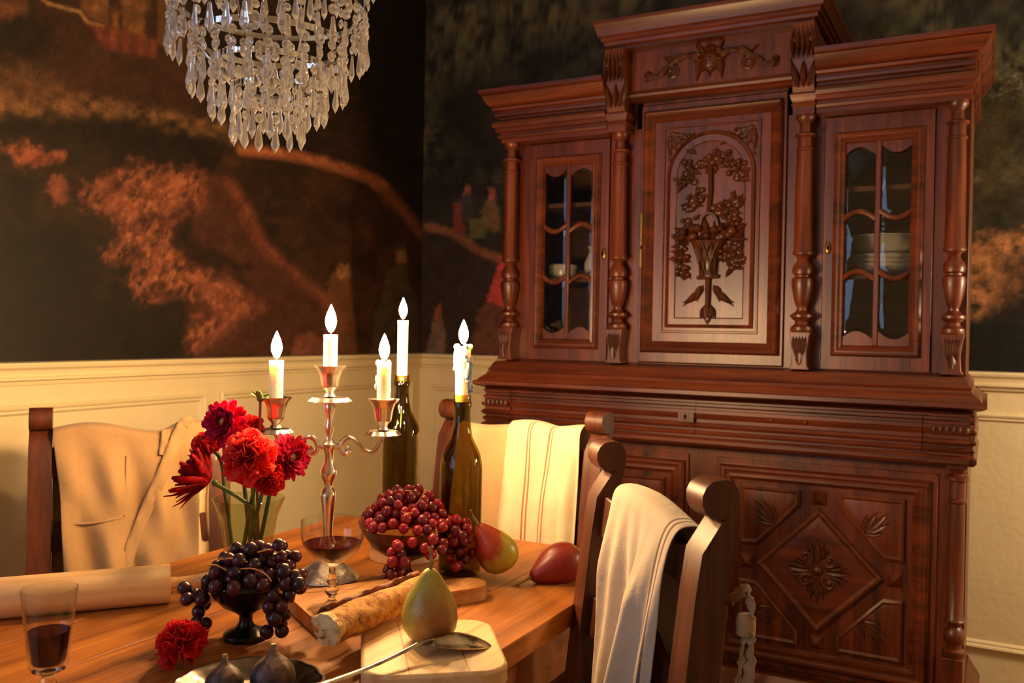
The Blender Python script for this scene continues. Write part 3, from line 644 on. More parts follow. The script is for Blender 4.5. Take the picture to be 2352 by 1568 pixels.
# hanging ribbon rod and basket
c.tube([P(0, yb-.006, 1.60), P(.002, yb-.006, 1.53), P(-.002, yb-.006, 1.46)], .0055, 8)
c.tube(smooth_path([P(-.022, yb-.006, 1.40), P(-.018, yb-.008, 1.445), P(0, yb-.008, 1.462), P(.018, yb-.008, 1.445), P(.022, yb-.006, 1.40)], 4), .004, 6)
c.loops([[P(r*math.cos(a), yb-.022*math.sin(a)*(r/.03), z) for a in [PI*i/10 for i in range(11)]] for r, z in ((.046, 1.385), (.032, 1.362), (.024, 1.33), (.020, 1.30), (.0195, 1.285))], closed=False, cap0=False, cap1=False)
for i in range(6):      # woven lattice on the basket
    for sg in (-1, 1):
        p = []
        for k in range(7):
            t = k/6; z = 1.378-.09*t; r = .040-.018*t**.7; a = PI*(.08+.84*((i/5+sg*.28*t) % 1.0)); p.append(P(-r*math.cos(a), yb-.026*math.sin(a)*(r/.03)-.001, z))
        if max(abs(p[k][0]-p[k+1][0]) for k in range(6)) < .02: c.tube(p, .0017, 5)
c.tube([P(-.026, yb-.008, 1.282), P(.026, yb-.008, 1.285)], .0055, 8)
c.tube([P(0, yb-.006, 1.28), P(0, yb-.006, 1.17)], [.007, .005], 8)
leaf(c, 0, 1.215, -PI/2, .07, .03, yb, .008); leaf(c, -.006, 1.205, -1.9, .04, .016, yb, .007); leaf(c, .006, 1.205, -1.25, .04, .016, yb, .007)
for i in range(16):     # fruit heaped in the basket
    blob(c, rr.uniform(-.062, .062), 1.398+rr.uniform(-.008, .022), rr.uniform(.009, .014), yb-.010, rr.uniform(.012, .018))
for i in range(26):
    t = rr.uniform(-1, 1); leaf(c, t*.06, 1.392+rr.uniform(-.01, .02), (PI/2-t*1.5)+rr.uniform(-.6, .6), rr.uniform(.028, .048), .016, yb-.003, .009, curl=rr.uniform(-1, 1))
def cluster(u, z, n, sp, r, lv=5):
    for i in range(n): blob(c, u+rr.gauss(0, sp), z+rr.gauss(0, sp), r*rr.uniform(.7, 1.2), yb, r*rr.uniform(.7, 1.2))
    for i in range(lv): leaf(c, u+rr.gauss(0, sp*.7), z+rr.gauss(0, sp*.7), rr.uniform(0, 2*PI), rr.uniform(.02, .034), .014, yb, .006, curl=rr.uniform(-1, 1))
for u, z, n, sp in ((-.028, 1.60, 7, .015), (-.05, 1.578, 5, .011), (-.066, 1.555, 3, .007), (.028, 1.612, 7, .015), (.052, 1.588, 5, .012), (.074, 1.565, 4, .008), (0, 1.598, 3, .006),
                    (-.03, 1.515, 3, .008), (-.046, 1.49, 4, .008), (.026, 1.475, 4, .009), (.046, 1.462, 3, .008), (.058, 1.49, 2, .006), (-.052, 1.43, 3, .01), (.062, 1.435, 4, .01),
                    (-.066, 1.37, 3, .008), (-.068, 1.335, 6, .010), (-.064, 1.305, 4, .008), (.058, 1.37, 4, .009), (.064, 1.338, 4, .008), (.060, 1.31, 2, .006), (.034, 1.345, 3, .007)):
    cluster(u, z, n+2, sp*1.1, .0092, 7)
for s in (-1, 1):       # ribbons by the staff
    leaf(c, s*.012, 1.262, PI/2+s*-2.5, .05, .02, yb, .008, curl=s*-.8); leaf(c, s*.03, 1.245, PI/2+s*-2.9, .05, .018, yb, .008, curl=s*1.4); leaf(c, s*.02, 1.225, PI/2+s*-1.7, .05, .010, yb, .006, curl=s*-.9)
c.v = [(XC+(x-XC)*1.17, Y0+(y-Y0)*1.15, z+.048) for x, y, z in c.v]
c.build('flower_basket_carving', M_['carve'], AD)
k = MB(); k.box(XC-.204, XC-.192, Y0-.006, Y0+.002, 1.36, 1.52); k.build('lock_plate', M_['brass'], AD, bev=.002)
MB().ell(P(-.198, Y0-.0065, 1.42), (.003, .002, .006), 8, 6).build('keyhole', M_['black'], AD)

# wing cornices, centre top
WCO = [(0, 1.747), (.0, 1.758), (.008, 1.760), (.010, 1.767), (.003, 1.770), (.003, 1.776), (.014, 1.779), (.014, 1.788), (.021, 1.791), (.024, 1.800), (.021, 1.808), (.010, 1.811), (.006, 1.815), (.006, 1.822), (.016, 1.825), (.017, 1.832), (.010, 1.834), (.010, 1.840), (.022, 1.843), (.024, 1.850), (.018, 1.852), (.030, 1.857), (.034, 1.860), (.048, 1.884), (.046, 1.887), (.054, 1.890), (.055, 1.901), (-.02, 1.904)]
for s in (-1, 1): mould(WCO, .637, 2.40, ui=s*.289).build('wing_cornice', M_['cabx'], CB, ang=28)
cc = MB(); cc.box(XC-.283, XC+.283, 2.445, 2.845, 1.86, 1.985); cc.box(XC-.235, XC+.235, 2.425, 2.45, 1.858, 1.985); CT = cc.build('top_carcass', M_['cab'], CB, bev=.002)
mould([(0, 1.975), (.0, 1.984), (.008, 1.988), (.009, 1.996), (.016, 2.0), (.016, 2.008), (.023, 2.012), (.030, 2.038), (.034, 2.044), (.034, 2.054), (-.02, 2.06)], .283, 2.378).build('crown_cornice', M_['cabx'], CB, ang=28)
fm = MB(); fp = [(0, 1.836), (.004, 1.840), (.014, 1.846), (.016, 1.853), (.008, 1.858), (.004, 1.866), (-.01, 1.868)]
fm.loops([[P(u, 2.428-o, z) for o, z in fp]+[P(u, 2.46, 1.868), P(u, 2.46, 1.836)] for u in (-.232, .232)]); fm.build('frieze_moulding', M_['cabx'], CB, ang=28)
for s in (-1, 1):
    uu = s*.258; w = .027
    b = MB(); prof = [(2.45, 1.800), (2.388, 1.800), (2.380, 1.815), (2.382, 1.85), (2.374, 1.895), (2.364, 1.93), (2.360, 1.955), (2.364, 1.975), (2.45, 1.975)]
    b.loops([[P(uu-w, y, z) for y, z in prof], [P(uu+w, y, z) for y, z in prof]]); BK = b.build('scroll_bracket', M_['cab'], CB, ang=30)
    b = MB(); b.loops([[P(uu-w-o, 2.46, z), P(uu-w-o, 2.390-o, z), P(uu+w+o, 2.390-o, z), P(uu+w+o, 2.46, z)] for o, z in ((0, 1.747), (.0, 1.765), (.004, 1.77), (.0, 1.778), (.004, 1.785), (.007, 1.797), (.004, 1.802))]); b.build('capital_block', M_['cabx'], BK, ang=30)
    c = MB()
    for k in range(5): leaf(c, uu-.02+.010*k, 1.965, -PI/2+(2-k)*.10*-1, .085, .015, 2.366, .014, curl=(2-k)*.2)
    for k in range(3): leaf(c, uu-.012+.012*k, 1.812, PI/2+(1-k)*.25, .085, .020, 2.382, .013)
    blob(c, uu-.02, 1.93, .008, 2.364, .008); blob(c, uu+.02, 1.93, .008, 2.364, .008)
    c.build('acanthus_carving', M_['carve'], BK)
c = MB(); yq = 2.425
for s in (-1, 1):
    spiral(c, s*.108, 1.905, .020, 1.05, PI/2, yq, .0065, sgn=-s*-1)
    c.tube(smooth_path([P(s*.030, yq-.004, 1.935), P(s*.06, yq-.006, 1.946), P(s*.095, yq-.006, 1.938), P(s*.125, yq-.005, 1.918), P(s*.145, yq-.005, 1.900), P(s*.170, yq-.005, 1.898), P(s*.182, yq-.005, 1.912)], 4), [.0085+.003*math.sin(i) for i in range(25)], 7)
    leaf(c, s*.10, 1.935, PI/2-s*1.1, .04, .016, yq, .008); leaf(c, s*.05, 1.94, PI/2+s*1.2, .045, .02, yq, .010); leaf(c, s*.16, 1.90, PI/2-s*1.9, .03, .018, yq, .008)
    blob(c, s*.178, 1.906, .012, yq, .010); blob(c, s*.030, 1.945, .009, yq, .014)
    leaf(c, s*.028, 1.94, -PI/2+s*.1, .07, .022, yq, .012); leaf(c, s*.02, 1.955, PI/2-s*.8, .03, .016, yq, .010)
blob(c, 0, 1.925, .026, yq, .018, .032); [leaf(c, 0, 1.925, PI*k/4, .046, .018, yq, .011) for k in range(8)]; blob(c, 0, 1.928, .007, yq-.012, .010); blob(c, .004, 1.902, .010, yq-.004, .012)
for k in range(5): leaf(c, 0, 1.945, PI/2+(k-2)*.42, .028, .014, yq-.004, .010)
c.build('crest_carving', M_['carve'], CT)

# crockery inside the glazed doors
def plate_mesh(r, wave=0):
    return MB().lathe([(0.0, .004), (r*.6, .004), (r*.62, .0065), (r*.98, .019), (r, .020), (r*.985, .0175), (r*.63, .003), (r*.58, .0), (0, 0)], 40, mod=(lambda a, z: 1+wave*math.cos(10*a)*(z > .012)) if wave else None).mesh('plate', 40)
pm = plate_mesh(.108); names = ['bottom white china plate of the stack in right glazed cupboard', 'second white china plate from the bottom in right glazed cupboard', 'third white china plate from the bottom in right glazed cupboard', 'top white china plate below the bowl in right glazed cupboard']
for i in range(4):
    o = inst('china_plate', pm, M_['china'], None, TRS((XC+.436, 2.66, 1.3395+i*.0125))); tag(o, names[i], 'plate', 'china plates in the cupboard')
bm_ = MB().lathe([(0, .003), (.05, .004), (.075, .015), (.098, .045), (.108, .048), (.108, .051), (.096, .049), (.072, .020), (.048, .009), (0, .008)][::1], 44, mod=lambda a, z: 1+.035*math.cos(12*a)*(z > .04))
tag(bm_.build('china_bowl', M_['china'], None, world=TRS((XC+.436, 2.66, 1.3395+.0125*3+.021))), 'white scalloped china bowl on top of the plate stack', 'bowl')
jg = MB().lathe([(0, 0), (.03, .0), (.034, .006), (.045, .03), (.046, .05), (.036, .075), (.030, .09), (.036, .104), (.033, .104), (.027, .09), (.033, .074), (.042, .05), (.041, .031), (.03, .008), (0, .006)], 28)
j = thing('china_jug', 'white china jug behind the left glazed door', 'jug', P(-.40, 2.62, 1.340))
jg.build('jug_body', M_['china'], j, local=True)
MB().tube(smooth_path([(.036, 0, .088), (.062, 0, .092), (.070, 0, .06), (.044, 0, .03)], 5), .005, 8).build('handle', M_['china'], j, local=True)
bx = MB().lathe([(0, 0), (.045, 0), (.047, .004), (.047, .034), (.049, .036), (.049, .046), (.045, .049), (.0, .052)], 28)
tag(bx.build('lidded_box', M_['china'], None, world=TRS(P(-.525, 2.62, 1.3395))), 'low round cream china box beside the jug in left glazed cupboard', 'box')
# ---------------------------------------------------------------- table
TZ = .76
TX0, TX1, TY0, TY1 = -1.242, -.545, .10, 1.56
TB = thing('dining_table', 'long orange brown wooden plank table set with fruit and candles', 'table', ((TX0+TX1)/2, (TY0+TY1)/2, 0))
nb = 5; xs = [TX0+(TX1-TX0)*i/nb for i in range(nb+1)]
for i in range(nb):
    MB().box(xs[i]+.0003, xs[i+1]-.0003, TY0, TY1, TZ-.032, TZ).build('plank', M_['table'], TB, bev=.0012)
ap = MB()
for a in ((TX0+.05, TX0+.075, TY0+.06, TY1-.06), (TX1-.075, TX1-.05, TY0+.06, TY1-.06)): MB().box(*a, TZ-.14, TZ-.033).build('apron_board', M_['tablex'], TB, bev=.002)
for a in ((TX0+.075, TX1-.075, TY0+.06, TY0+.085), (TX0+.075, TX1-.075, TY1-.085, TY1-.06)): MB().box(*a, TZ-.14, TZ-.033).build('apron_board', M_['tablex'], TB, bev=.002)
for x in (TX0+.045, TX1-.115):
    for y in (TY0+.055, TY1-.125):
        MB().loops([[(x+.035+sx*h, y+.035+sy*h, z) for sx, sy in ((-1, -1), (1, -1), (1, 1), (-1, 1))] for h, z in ((.022, 0), (.035, .5), (.035, TZ-.033))]).build('leg', M_['tablex'], TB, bev=.002)

# ---------------------------------------------------------------- ladder-back chairs
def chair(label, loc, rz, w, H=1.01, seat_d=.40):
    c = thing('ladder_back_chair', label, 'chair', loc, rz, 'ladder back dining chairs')
    lean = lambda z: -.062*max(0, (z-.44)/(.57))if z > .44 else .0
    def slab(x0, x1, pts, name, mat=None, bev=.003):
        b = MB(); b.loops([[(x0, y, z) for y, z in pts], [(x1, y, z) for y, z in pts]]); return b.build(name, mat or M_['chair'], c, local=True, bev=bev, ang=35)
    T = lean(H)
    for sx in (-1, 1):
        x0, x1 = sx*w/2-.021, sx*w/2+.021
        prof = [(-.019+lean(z), z) for z in (0, .2, .44, .6, .75, .88, H-.06)]+[(-.019+T, H-.03), (-.017+T, H-.012), (-.010+T, H-.002), (0+T, H)]
        prof += [(T+.006+.0215*math.cos(a), H-.0225+.0225*math.sin(a)) for a in [PI/2-PI*k/9*1.28 for k in range(1, 10)]]
        prof += [(T+.003, H-.048), (T+.026, H-.082)]
        prof += [(.019+lean(z), z) for z in (.88, .75, .6, .44, .2, 0)]
        slab(x0, x1, prof, 'back_post')
        f = MB().loops([[(sx*w/2+a*h, seat_d+b*h, z) for a, b in ((-1, -1), (1, -1), (1, 1), (-1, 1))] for h, z in ((.016, 0), (.019, .3), (.019, .44))]); f.build('front_leg', M_['chair'], c, local=True, bev=.003)
        s = MB()
        s.box(sx*w/2-.012, sx*w/2+.012, .018, seat_d-.018, .16, .19); s.build('side_stretcher', M_['chair'], c, local=True, bev=.003)
        MB().box(sx*w/2-.014, sx*w/2+.014, .018, seat_d-.018, .385, .43).build('seat_rail', M_['chair'], c, local=True, bev=.003)
    for zt in (H-.072, H-.218, H-.364):
        b = MB(); n = 14; th = .0075; Lf = []; hgt = .068
        top = lambda t: .010*math.cos(4*PI*(t-.5))+.006*math.cos(2*PI*(t-.5))
        L = []
        for i in range(n+1):
            t = i/n; x = (-w/2+.018)+(w-.036)*t; bow = -.014*math.sin(PI*t)
            z1 = zt+top(t)-.012; z0 = zt-hgt-top(t)*.3
            L.append([(x, lean(z0)+bow-th, z0), (x, lean(z1)+bow-th, z1), (x, lean(z1)+bow+th, z1), (x, lean(z0)+bow+th, z0)])
        b.loops(L); b.build('back_slat', M_['chair'], c, local=True, bev=.002, ang=35)
    MB().box(-w/2+.018, w/2-.018, seat_d-.012, seat_d+.012, .385, .43).build('seat_rail', M_['chair'], c, local=True, bev=.003)
    st = MB(); st.box(-w/2-.02, w/2+.02, -.018, seat_d+.025, .437, .458); st.build('seat', M_['chair'], c, local=True, bev=.005)
    MB().box(-w/2+.012, w/2-.012, seat_d-.012, seat_d+.012, .24, .27).build('front_stretcher', M_['chair'], c, local=True, bev=.003)
    return c, lean
def chair_at(label, p0, p1, H=1.01):
    """p0,p1: post tops as seen from the front, left and right of somebody facing the chair back from its rear"""
    p0 = np.array(p0); p1 = np.array(p1); ax = p1-p0; w = np.linalg.norm(ax); rz = math.atan2(ax[1], ax[0])
    fw = np.array([-math.sin(rz), math.cos(rz)]); mid = (p0+p1)/2+fw*.062
    return chair(label, (mid[0], mid[1], 0), rz, w, H)
CHA, lean = chair_at('wooden ladder back chair by the left wall with a beige apron over its back', (-1.477, 1.417), (-1.683, 1.142), 1.0)
CHB, _ = chair_at('wooden ladder back chair at the far table end with two towels over its back', (-.70, 1.705), (-1.10, 1.775))
CHC, _ = chair_at('wooden ladder back chair nearest the camera with a twisted cream towel over its back', (-.268, 1.000), (-.500, 1.256))

# ---------------------------------------------------------------- cloths over the chair backs
def cloth(name, label, cat, ch, fn, nu, nv, mat, parent=None, group=None):
    """fn(u,v) in chair space"""
    V = [fn(i/nu, j/nv) for j in range(nv+1) for i in range(nu+1)]; w = nu+1
    F = [(j*w+i, j*w+i+1, (j+1)*w+i+1, (j+1)*w+i) for j in range(nv) for i in range(nu)]
    me = bpy.data.meshes.new(name); me.from_pydata(V, [], F)
    uv = me.uv_layers.new(name='cloth'); k = 0
    for f in F:
        for vi in f:
            uv.data[k].uv = ((vi % w)/nu, (vi//w)/nv); k += 1
    me.polygons.foreach_set('use_smooth', [True]*len(F)); me.update(); me.materials.append(mat)
    o = bpy.data.objects.new(name, me)
    put(o, parent, wm(ch).copy())
    md = o.modifiers.new('thickness', 'SOLIDIFY'); md.thickness = .0016; md.offset = 0
    md = o.modifiers.new('sub', 'SUBSURF'); md.levels = 1; md.render_levels = 1
    if label: tag(o, label, cat, group)
    return o
def over(v, ztop, Lf, Lb, yb=0., r=.014, out=.0):
    """path over a slat: v=0 front hem .. v=1 back hem -> (y offset, z, s in -1 front..1 back)"""
    tot = Lf+PI*r+Lb; d = v*tot
    if d < Lf: z = ztop-(Lf-d); return r+out*(Lf-d), z, -1
    d -= Lf
    if d < PI*r: a = d/r; return r*math.cos(a), ztop+r*math.sin(a), -1+2*a/PI
    d -= PI*r; return -r-out*d, ztop-d, 1
M_['linen'] = cloth_mat('natural_linen', (206, 170, 126)); M_['apron'] = cloth_mat('beige_linen', (178, 142, 100))
M_['towel'] = cloth_mat('striped_towel', (228, 212, 180), stripes=[(.30, .008), (.335, .008), (.60, .012), (.64, .006)], scol=(176, 112, 84))
M_['towelc'] = cloth_mat('grey_cream_towel', (216, 198, 172), stripes=[(.88, .01), (.93, .01)], scol=(120, 100, 92))
def yl(z): return lean(max(.2, min(1.01, z)))
def wob(x, z, s, a=.006):
    return a*(math.sin(x*38+s*1.7+z*4)+.6*math.sin(x*71+z*9+s)+.5*math.sin(z*31+x*13+s))
# apron on the left chair
def f_apron(u, v):
    zt = .945+.010*math.sin(u*7)+(.012 if u > .72 else 0)*math.sin((u-.72)/.28*PI)
    dy, z, s = over(v, zt, .56, .30); ramp_ = min(1, abs(z-zt)/.12)
    x = .150-.290*u+(.02*(u-.4)*ramp_*(s < 0)); fold = .010*math.sin(u*19+1.0)+.012*max(0, math.sin(u*9-1.2))+.006*math.sin(u*23+z*28)+.004*math.sin(u*9-z*40)
    if s < 0: x += -.03*min(1, (zt-z)/.5)*(1-u)
    y = yl(z)+dy+(.004+ramp_*(fold+wob(x, z, 0, .004)))*(1 if s <= 0 else -1)
    return (x, y, z)
AP = cloth('apron', 'beige linen apron with a neck strap hung over the left chair back', 'apron', CHA, f_apron, 52, 90, M_['apron'])
def strip(pts, wd, name, mat, par, ch, th=.002, n=8, twist=0, amp=1.):
    P_ = smooth_path(pts, n); V = []; F = []
    for i, p in enumerate(P_):
        t = nrm(P_[min(i+1, len(P_)-1)]-P_[max(i-1, 0)]); sd = nrm(np.cross(t, (0, 1, 0))); a = twist*i/len(P_)
        sd = sd*math.cos(a)+np.cross(t, sd)*math.sin(a)
        nn = np.cross(t, sd)
        for k in (-1, -.4, .4, 1): V.append(p+sd*wd*k+nn*amp*(.0025*math.sin(i*1.3+k*2)+.0015*math.sin(i*2.9)))
    b = MB(); L = [V[i*4:(i+1)*4] for i in range(len(P_))]; b.loops([list(map(tuple, l)) for l in L], closed=False, cap0=False, cap1=False)
    return b.build(name, mat, par, world=wm(ch), solid=th, ang=60)
def yF(x, z, e):   # front of the apron surface
    u = min(1, max(0, (.150-x)/.29)); tot = .56+PI*.014+.30
    return f_apron(u, max(0, min(.56, z-.945+.56))/tot)[1]+e
on = lambda pts: [(x, yF(x, z, e), z) for x, z, e in pts]
strip(on([(-.112, .955, -.012), (-.104, .968, .004), (-.088, .945, .008), (-.058, .87, .010), (-.022, .78, .010), (.010, .69, .010), (.03, .60, .010)][::-1]), .012, 'neck_strap', M_['apron'], AP, CHA)
strip(on([(-.062, .952, .004), (-.056, .90, .006)]), .008, 'waist_tab', M_['apron'], AP, CHA)
strip(on([(.118, .772, .0042), (.095, .770, .0042), (.06, .772, .0042), (.02, .777, .0042)]), .0022, 'pocket_seam', M_['apron'], AP, CHA, th=.001, amp=0)
strip(on([(.018, .778, .0042), (.014, .84, .0042), (.012, .90, .0042)]), .0022, 'pocket_seam', M_['apron'], AP, CHA, th=.001, amp=0)
def f_apb(u, v):
    zt = .935; dy, z, s = over(v, zt, .34, .2); x = .118+.048*u+.006*math.sin(z*22)
    return (-x, yl(z)+dy-.006+wob(x, z, 2, .003)+.008*math.sin(u*9), z)
cloth('tea_towel', 'narrow striped beige cloth hanging at the right end of the left chair back', 'towel', CHA, f_apb, 18, 50, cloth_mat('striped_linen', (226, 200, 158), stripes=[(.68, .03), (.80, .03), (.92, .03)], scol=(150, 118, 90)))
# two towels on the far chair
def f_b1(u, v):
    zt = .948-.004*math.sin(u*5); dy, z, s = over(v, zt, .40, .25, r=.016); rp = min(1, abs(zt-z)/.1)
    x = .165-.180*u; return (-x if False else x*-1, yl(z)+dy+(.002+rp*(.006*math.sin(u*11+1)+wob(x, z, 1, .003)))*(1 if s <= 0 else -1), z)
cloth('tea_towel', 'plain peach linen cloth over the far chair back, left of the striped towel', 'towel', CHB, lambda u, v: (lambda p: (-p[0], p[1], p[2]))(f_b1(u, v)), 30, 60, M_['linen'])
def f_b2(u, v):
    zt = .955+.004*math.sin(u*8); dy, z, s = over(v, zt, .42, .25, r=.021); rp = min(1, abs(zt-z)/.12)
    tp = 1-min(1, max(0, (zt-z))/.40)*(-.18)
    x = -.015-.158*u*1.0-(.0 if s > 0 else .03*(1-u)*(rp-1))+.03*(1-u)*rp*(1 if s < 0 else 0)
    f = .011*math.sin(u*10.5+.5)+.012*max(0, math.sin(u*21-11))*(u > .55)
    return (x, yl(z)+dy+(.004+rp*(f+wob(x, z, 3, .003)))*(1 if s <= 0 else -1), z)
cloth('tea_towel', 'cream towel with thin red stripes over the far chair back', 'towel', CHB, f_b2, 44, 70, M_['towel'])
# twisted towel on the near chair
def f_c(u, v):
    zt = .945-.012*u+.006*math.sin(u*4); dy, z, s = over(v, zt, .50, .26, r=.016); t = min(1, max(0, zt-z)/.5); rp = min(1, t/.2)
    x0 = .078-.050*t if s <= 0 else .078; wd = .205*(1-.40*t**.6) if s <= 0 else .2
    x = x0-wd*u
    f = .009*math.sin(u*8+1.5+t*1.5)+.02*max(0, math.sin((u-.55)*14))*(u > .55)*rp+.004*math.sin(u*33+t*8)
    y = yl(z)+dy+(.006+rp*(f+wob(x, z, 5, .003)))*(1 if s <= 0 else -1)
    return (x, y, z)
cloth('tea_towel', 'long cream towel with grey folds draped over the nearest chair back', 'towel', CHC, f_c, 48, 90, M_['towelc'])
# apron hung on the rear of the near chair with knotted strings
def f_ca(u, v):
    z = .86-.5*v; x = -.165+.20*u; return (x, yl(z)-.040-.012*v+.006*math.sin(u*14+v*4)+wob(x, z, 2, .003), z)
AC = cloth('apron', 'pale apron hanging behind the nearest chair with knotted strings at its corner', 'apron', CHC, f_ca, 30, 40, M_['apron'])
kx, kz = -.188, .845
kn = MB(); kn.lathe([(0, -.012), (.008, -.012), (.0105, -.010), (.011, 0), (.0105, .009), (.008, .012), (0, .012)], 14, (kx, yl(kz)-.05, kz), mod=lambda a, z: 1+.05*math.sin(3*a+z*300)); kn.build('string_knot', M_['apron'], AC, world=wm(CHC))
strip([(kx+.025, yl(.85)-.042, .865), (kx, yl(.85)-.05, .885), (kx-.008, yl(.85)-.052, .855)], .006, 'string_loop', M_['apron'], AC, CHC)
strip([(kx, yl(.84)-.05, .842), (kx+.004, yl(.8)-.052, .80), (kx+.006, yl(.7)-.054, .72), (kx+.016, yl(.6)-.056, .64), (kx+.014, yl(.5)-.05, .55), (kx+.02, yl(.5)-.05, .46)], .0075, 'apron_string', M_['apron'], AC, CHC, twist=2.4)
strip([(kx-.004, yl(.84)-.052, .842), (kx-.004, yl(.8)-.056, .80), (kx-.006, yl(.7)-.06, .70), (kx-.004, yl(.6)-.058, .62), (kx-.010, yl(.5)-.05, .54), (kx-.006, yl(.5)-.05, .45)], .0085, 'apron_string', M_['apron'], AC, CHC, twist=-2.2)
# ---------------------------------------------------------------- candles
def mat_flame():
    m, nt, b = newmat('candle_flame'); L = nt.links; nt.nodes.remove(b); out = nt.nodes['Material Output']
    e = N(nt, 'ShaderNodeEmission'); e.inputs[0].default_value = (1.0, .60, .26, 1); e.inputs[1].default_value = FLAME
    L.new(e.outputs[0], out.inputs[0]); return m
M_['flame'] = mat_flame()
M_['wax'] = plain('white_wax', (250, 244, 226), rough=.45, sss=1.0)
M_['wick'] = plain('wick', (40, 30, 24), rough=.9)
def candle(label, p, r, h, fl, drips=0, lean=(0, 0), seed=1, group='lit white candles'):
    c = thing('candle', label, 'candle', p, 0, group); rg = random.Random(seed)
    top = [(r*.97, h-.004), (r, h-.0015), (r*.93, h), (r*.75, h-.0015), (r*.4, h-.004), (0, h-.0045)]
    b = MB().lathe([(0, 0), (r*.92, 0), (r*.95, h*.3)]+top, 24)
    if drips:
        for k in range(drips):
            a = rg.uniform(0, 2*PI); z1 = h*rg.uniform(.55, 1.0); ln = h*rg.uniform(.15, .6); q = r*1.0
            pts = [(q*math.cos(a+.15*math.sin(i)), q*math.sin(a+.15*math.sin(i)), z1-ln*i/7) for i in range(8)]
            b.tube(pts, [.0022+.0012*abs(math.sin(i*1.7+k))+(.0016 if i == 7 else 0) for i in range(8)], 7)
            if rg.random() < .7: b.ell(pts[-1], (.0045, .0045, .006), 8, 6)
            if rg.random() < .6: b.ell((r*.95*math.cos(a), r*.95*math.sin(a), h-.001), (.004, .004, .005), 8, 6)
    b.build('wax', M_['wax'], c, local=True)
    MB().tube([(0, 0, h-.006), (.0005, 0, h+.004), (.002, 0, h+.009)], .0008, 6).build('wick', M_['wick'], c, local=True)
    fr = .0088*fl; fh = .044*fl
    prof = [(0, 0), (fr*.35, fh*.03), (fr*.62, fh*.12), (fr*.9, fh*.25), (fr, fh*.38), (fr*.93, fh*.52), (fr*.7, fh*.68), (fr*.42, fh*.82), (fr*.16, fh*.94), (0, fh)]
    f = MB().lathe(prof, 16, (0, 0, h+.0035)); f.build('flame', M_['flame'], c, local=True, fix=True)
    return c

# ---------------------------------------------------------------- candelabra
CX, CY = -.950, 1.150; AX = np.array([.882, .471])
def flute(k, a): return lambda t, z: 1+a*math.cos(k*t)
CD = thing('candelabra', 'three armed silver candelabra with fluted cups and a domed foot', 'candelabra', (CX, CY, TZ))
def L_(mb, name, mat=None, **k): return mb.build(name, mat or M_['silver'], CD, **k)
L_(MB().lathe([(0, .0), (.050, 0), (.053, .002), (.051, .005), (.044, .011), (.030, .022), (.018, .030), (.010, .036), (0, .037)], 40, (CX, CY, TZ), mod=lambda a, z: 1+.02*math.sin(5*a)+.015*math.sin(9*a+1)), 'foot', M_['silverfoot'])
SH = [(.009, .032), (.010, .040), (.007, .046), (.0075, .060), (.009, .090), (.0115, .120), (.0135, .135), (.0125, .143), (.008, .149), (.0068, .153), (.0085, .158), (.013, .168), (.0142, .174), (.013, .180), (.0085, .188), (.0075, .200), (.0095, .212), (.0115, .216), (.0115, .221), (.007, .226), (.0055, .235), (.0075, .243), (.0085, .248), (.006, .256), (.0055, .266), (.0085, .276), (.0092, .282), (.007, .290), (.010, .296)]
L_(MB().lathe(SH, 24, (CX, CY, TZ)), 'shaft')
PLATE = lambda r, z: [(.006, z), (r*.8, z+.001), (r, z-.004), (r*1.02, z-.003), (r*.82, z+.003), (.006, z+.003)]
CUP = lambda z: [(.0065, z), (.010, z+.002), (.0065, z+.007), (.0075, z+.011), (.0125, z+.016), (.0135, z+.020), (.0155, z+.034), (.019, z+.044), (.0245, z+.050), (.0255, z+.052), (.0235, z+.052), (.018, z+.047), (.013, z+.044), (.0, z+.043)]
def cup(x, y, z, rp):
    pl = L_(MB().lathe(PLATE(rp, z), 48, (x, y, 0), mod=lambda a, zz: 1+.06*math.cos(8*a)), 'drip_pan')
    L_(MB().lathe(CUP(z+.003), 40, (x, y, 0), mod=lambda a, zz: 1+.03*math.cos(10*a)), 'candle_cup')
cup(CX, CY, TZ+.294, .034)
for s in (-1, 1):
    q = lambda d, z: (CX+AX[0]*d*s, CY+AX[1]*d*s, z)
    px = lambda dx, y: q(dx*.000713, 1.17-(y-753)*.000713)
    arm = smooth_path([px(123, 986), px(121, 1003), px(108, 1028), px(92, 1035), px(76, 1028), px(60, 1010), px(45, 1003), px(33, 1010), px(27, 1024), px(30, 1037), px(40, 1041), px(45, 1033), px(39, 1028)], 4)
    b = MB().tube(arm, [.0036]*int(len(arm)*.5)+[.0042]*(len(arm)-int(len(arm)*.5)), 9); b.tube([px(8, 1027), px(28, 1022)], .0045, 8); L_(b, 'arm')
    e = q(.0882, 0); cup(e[0], e[1], 1.001, .028)
    candle('short white candle in the %s arm of the candelabra' % ('left' if s < 0 else 'right'), (e[0], e[1], 1.044), .0118, .072, 1.02 if s < 0 else 1.0, drips=0 if s < 0 else 3, seed=4)
candle('white candle in the raised middle cup of the candelabra', (CX, CY, TZ+.294+.044), .0118, .062, 1.05)

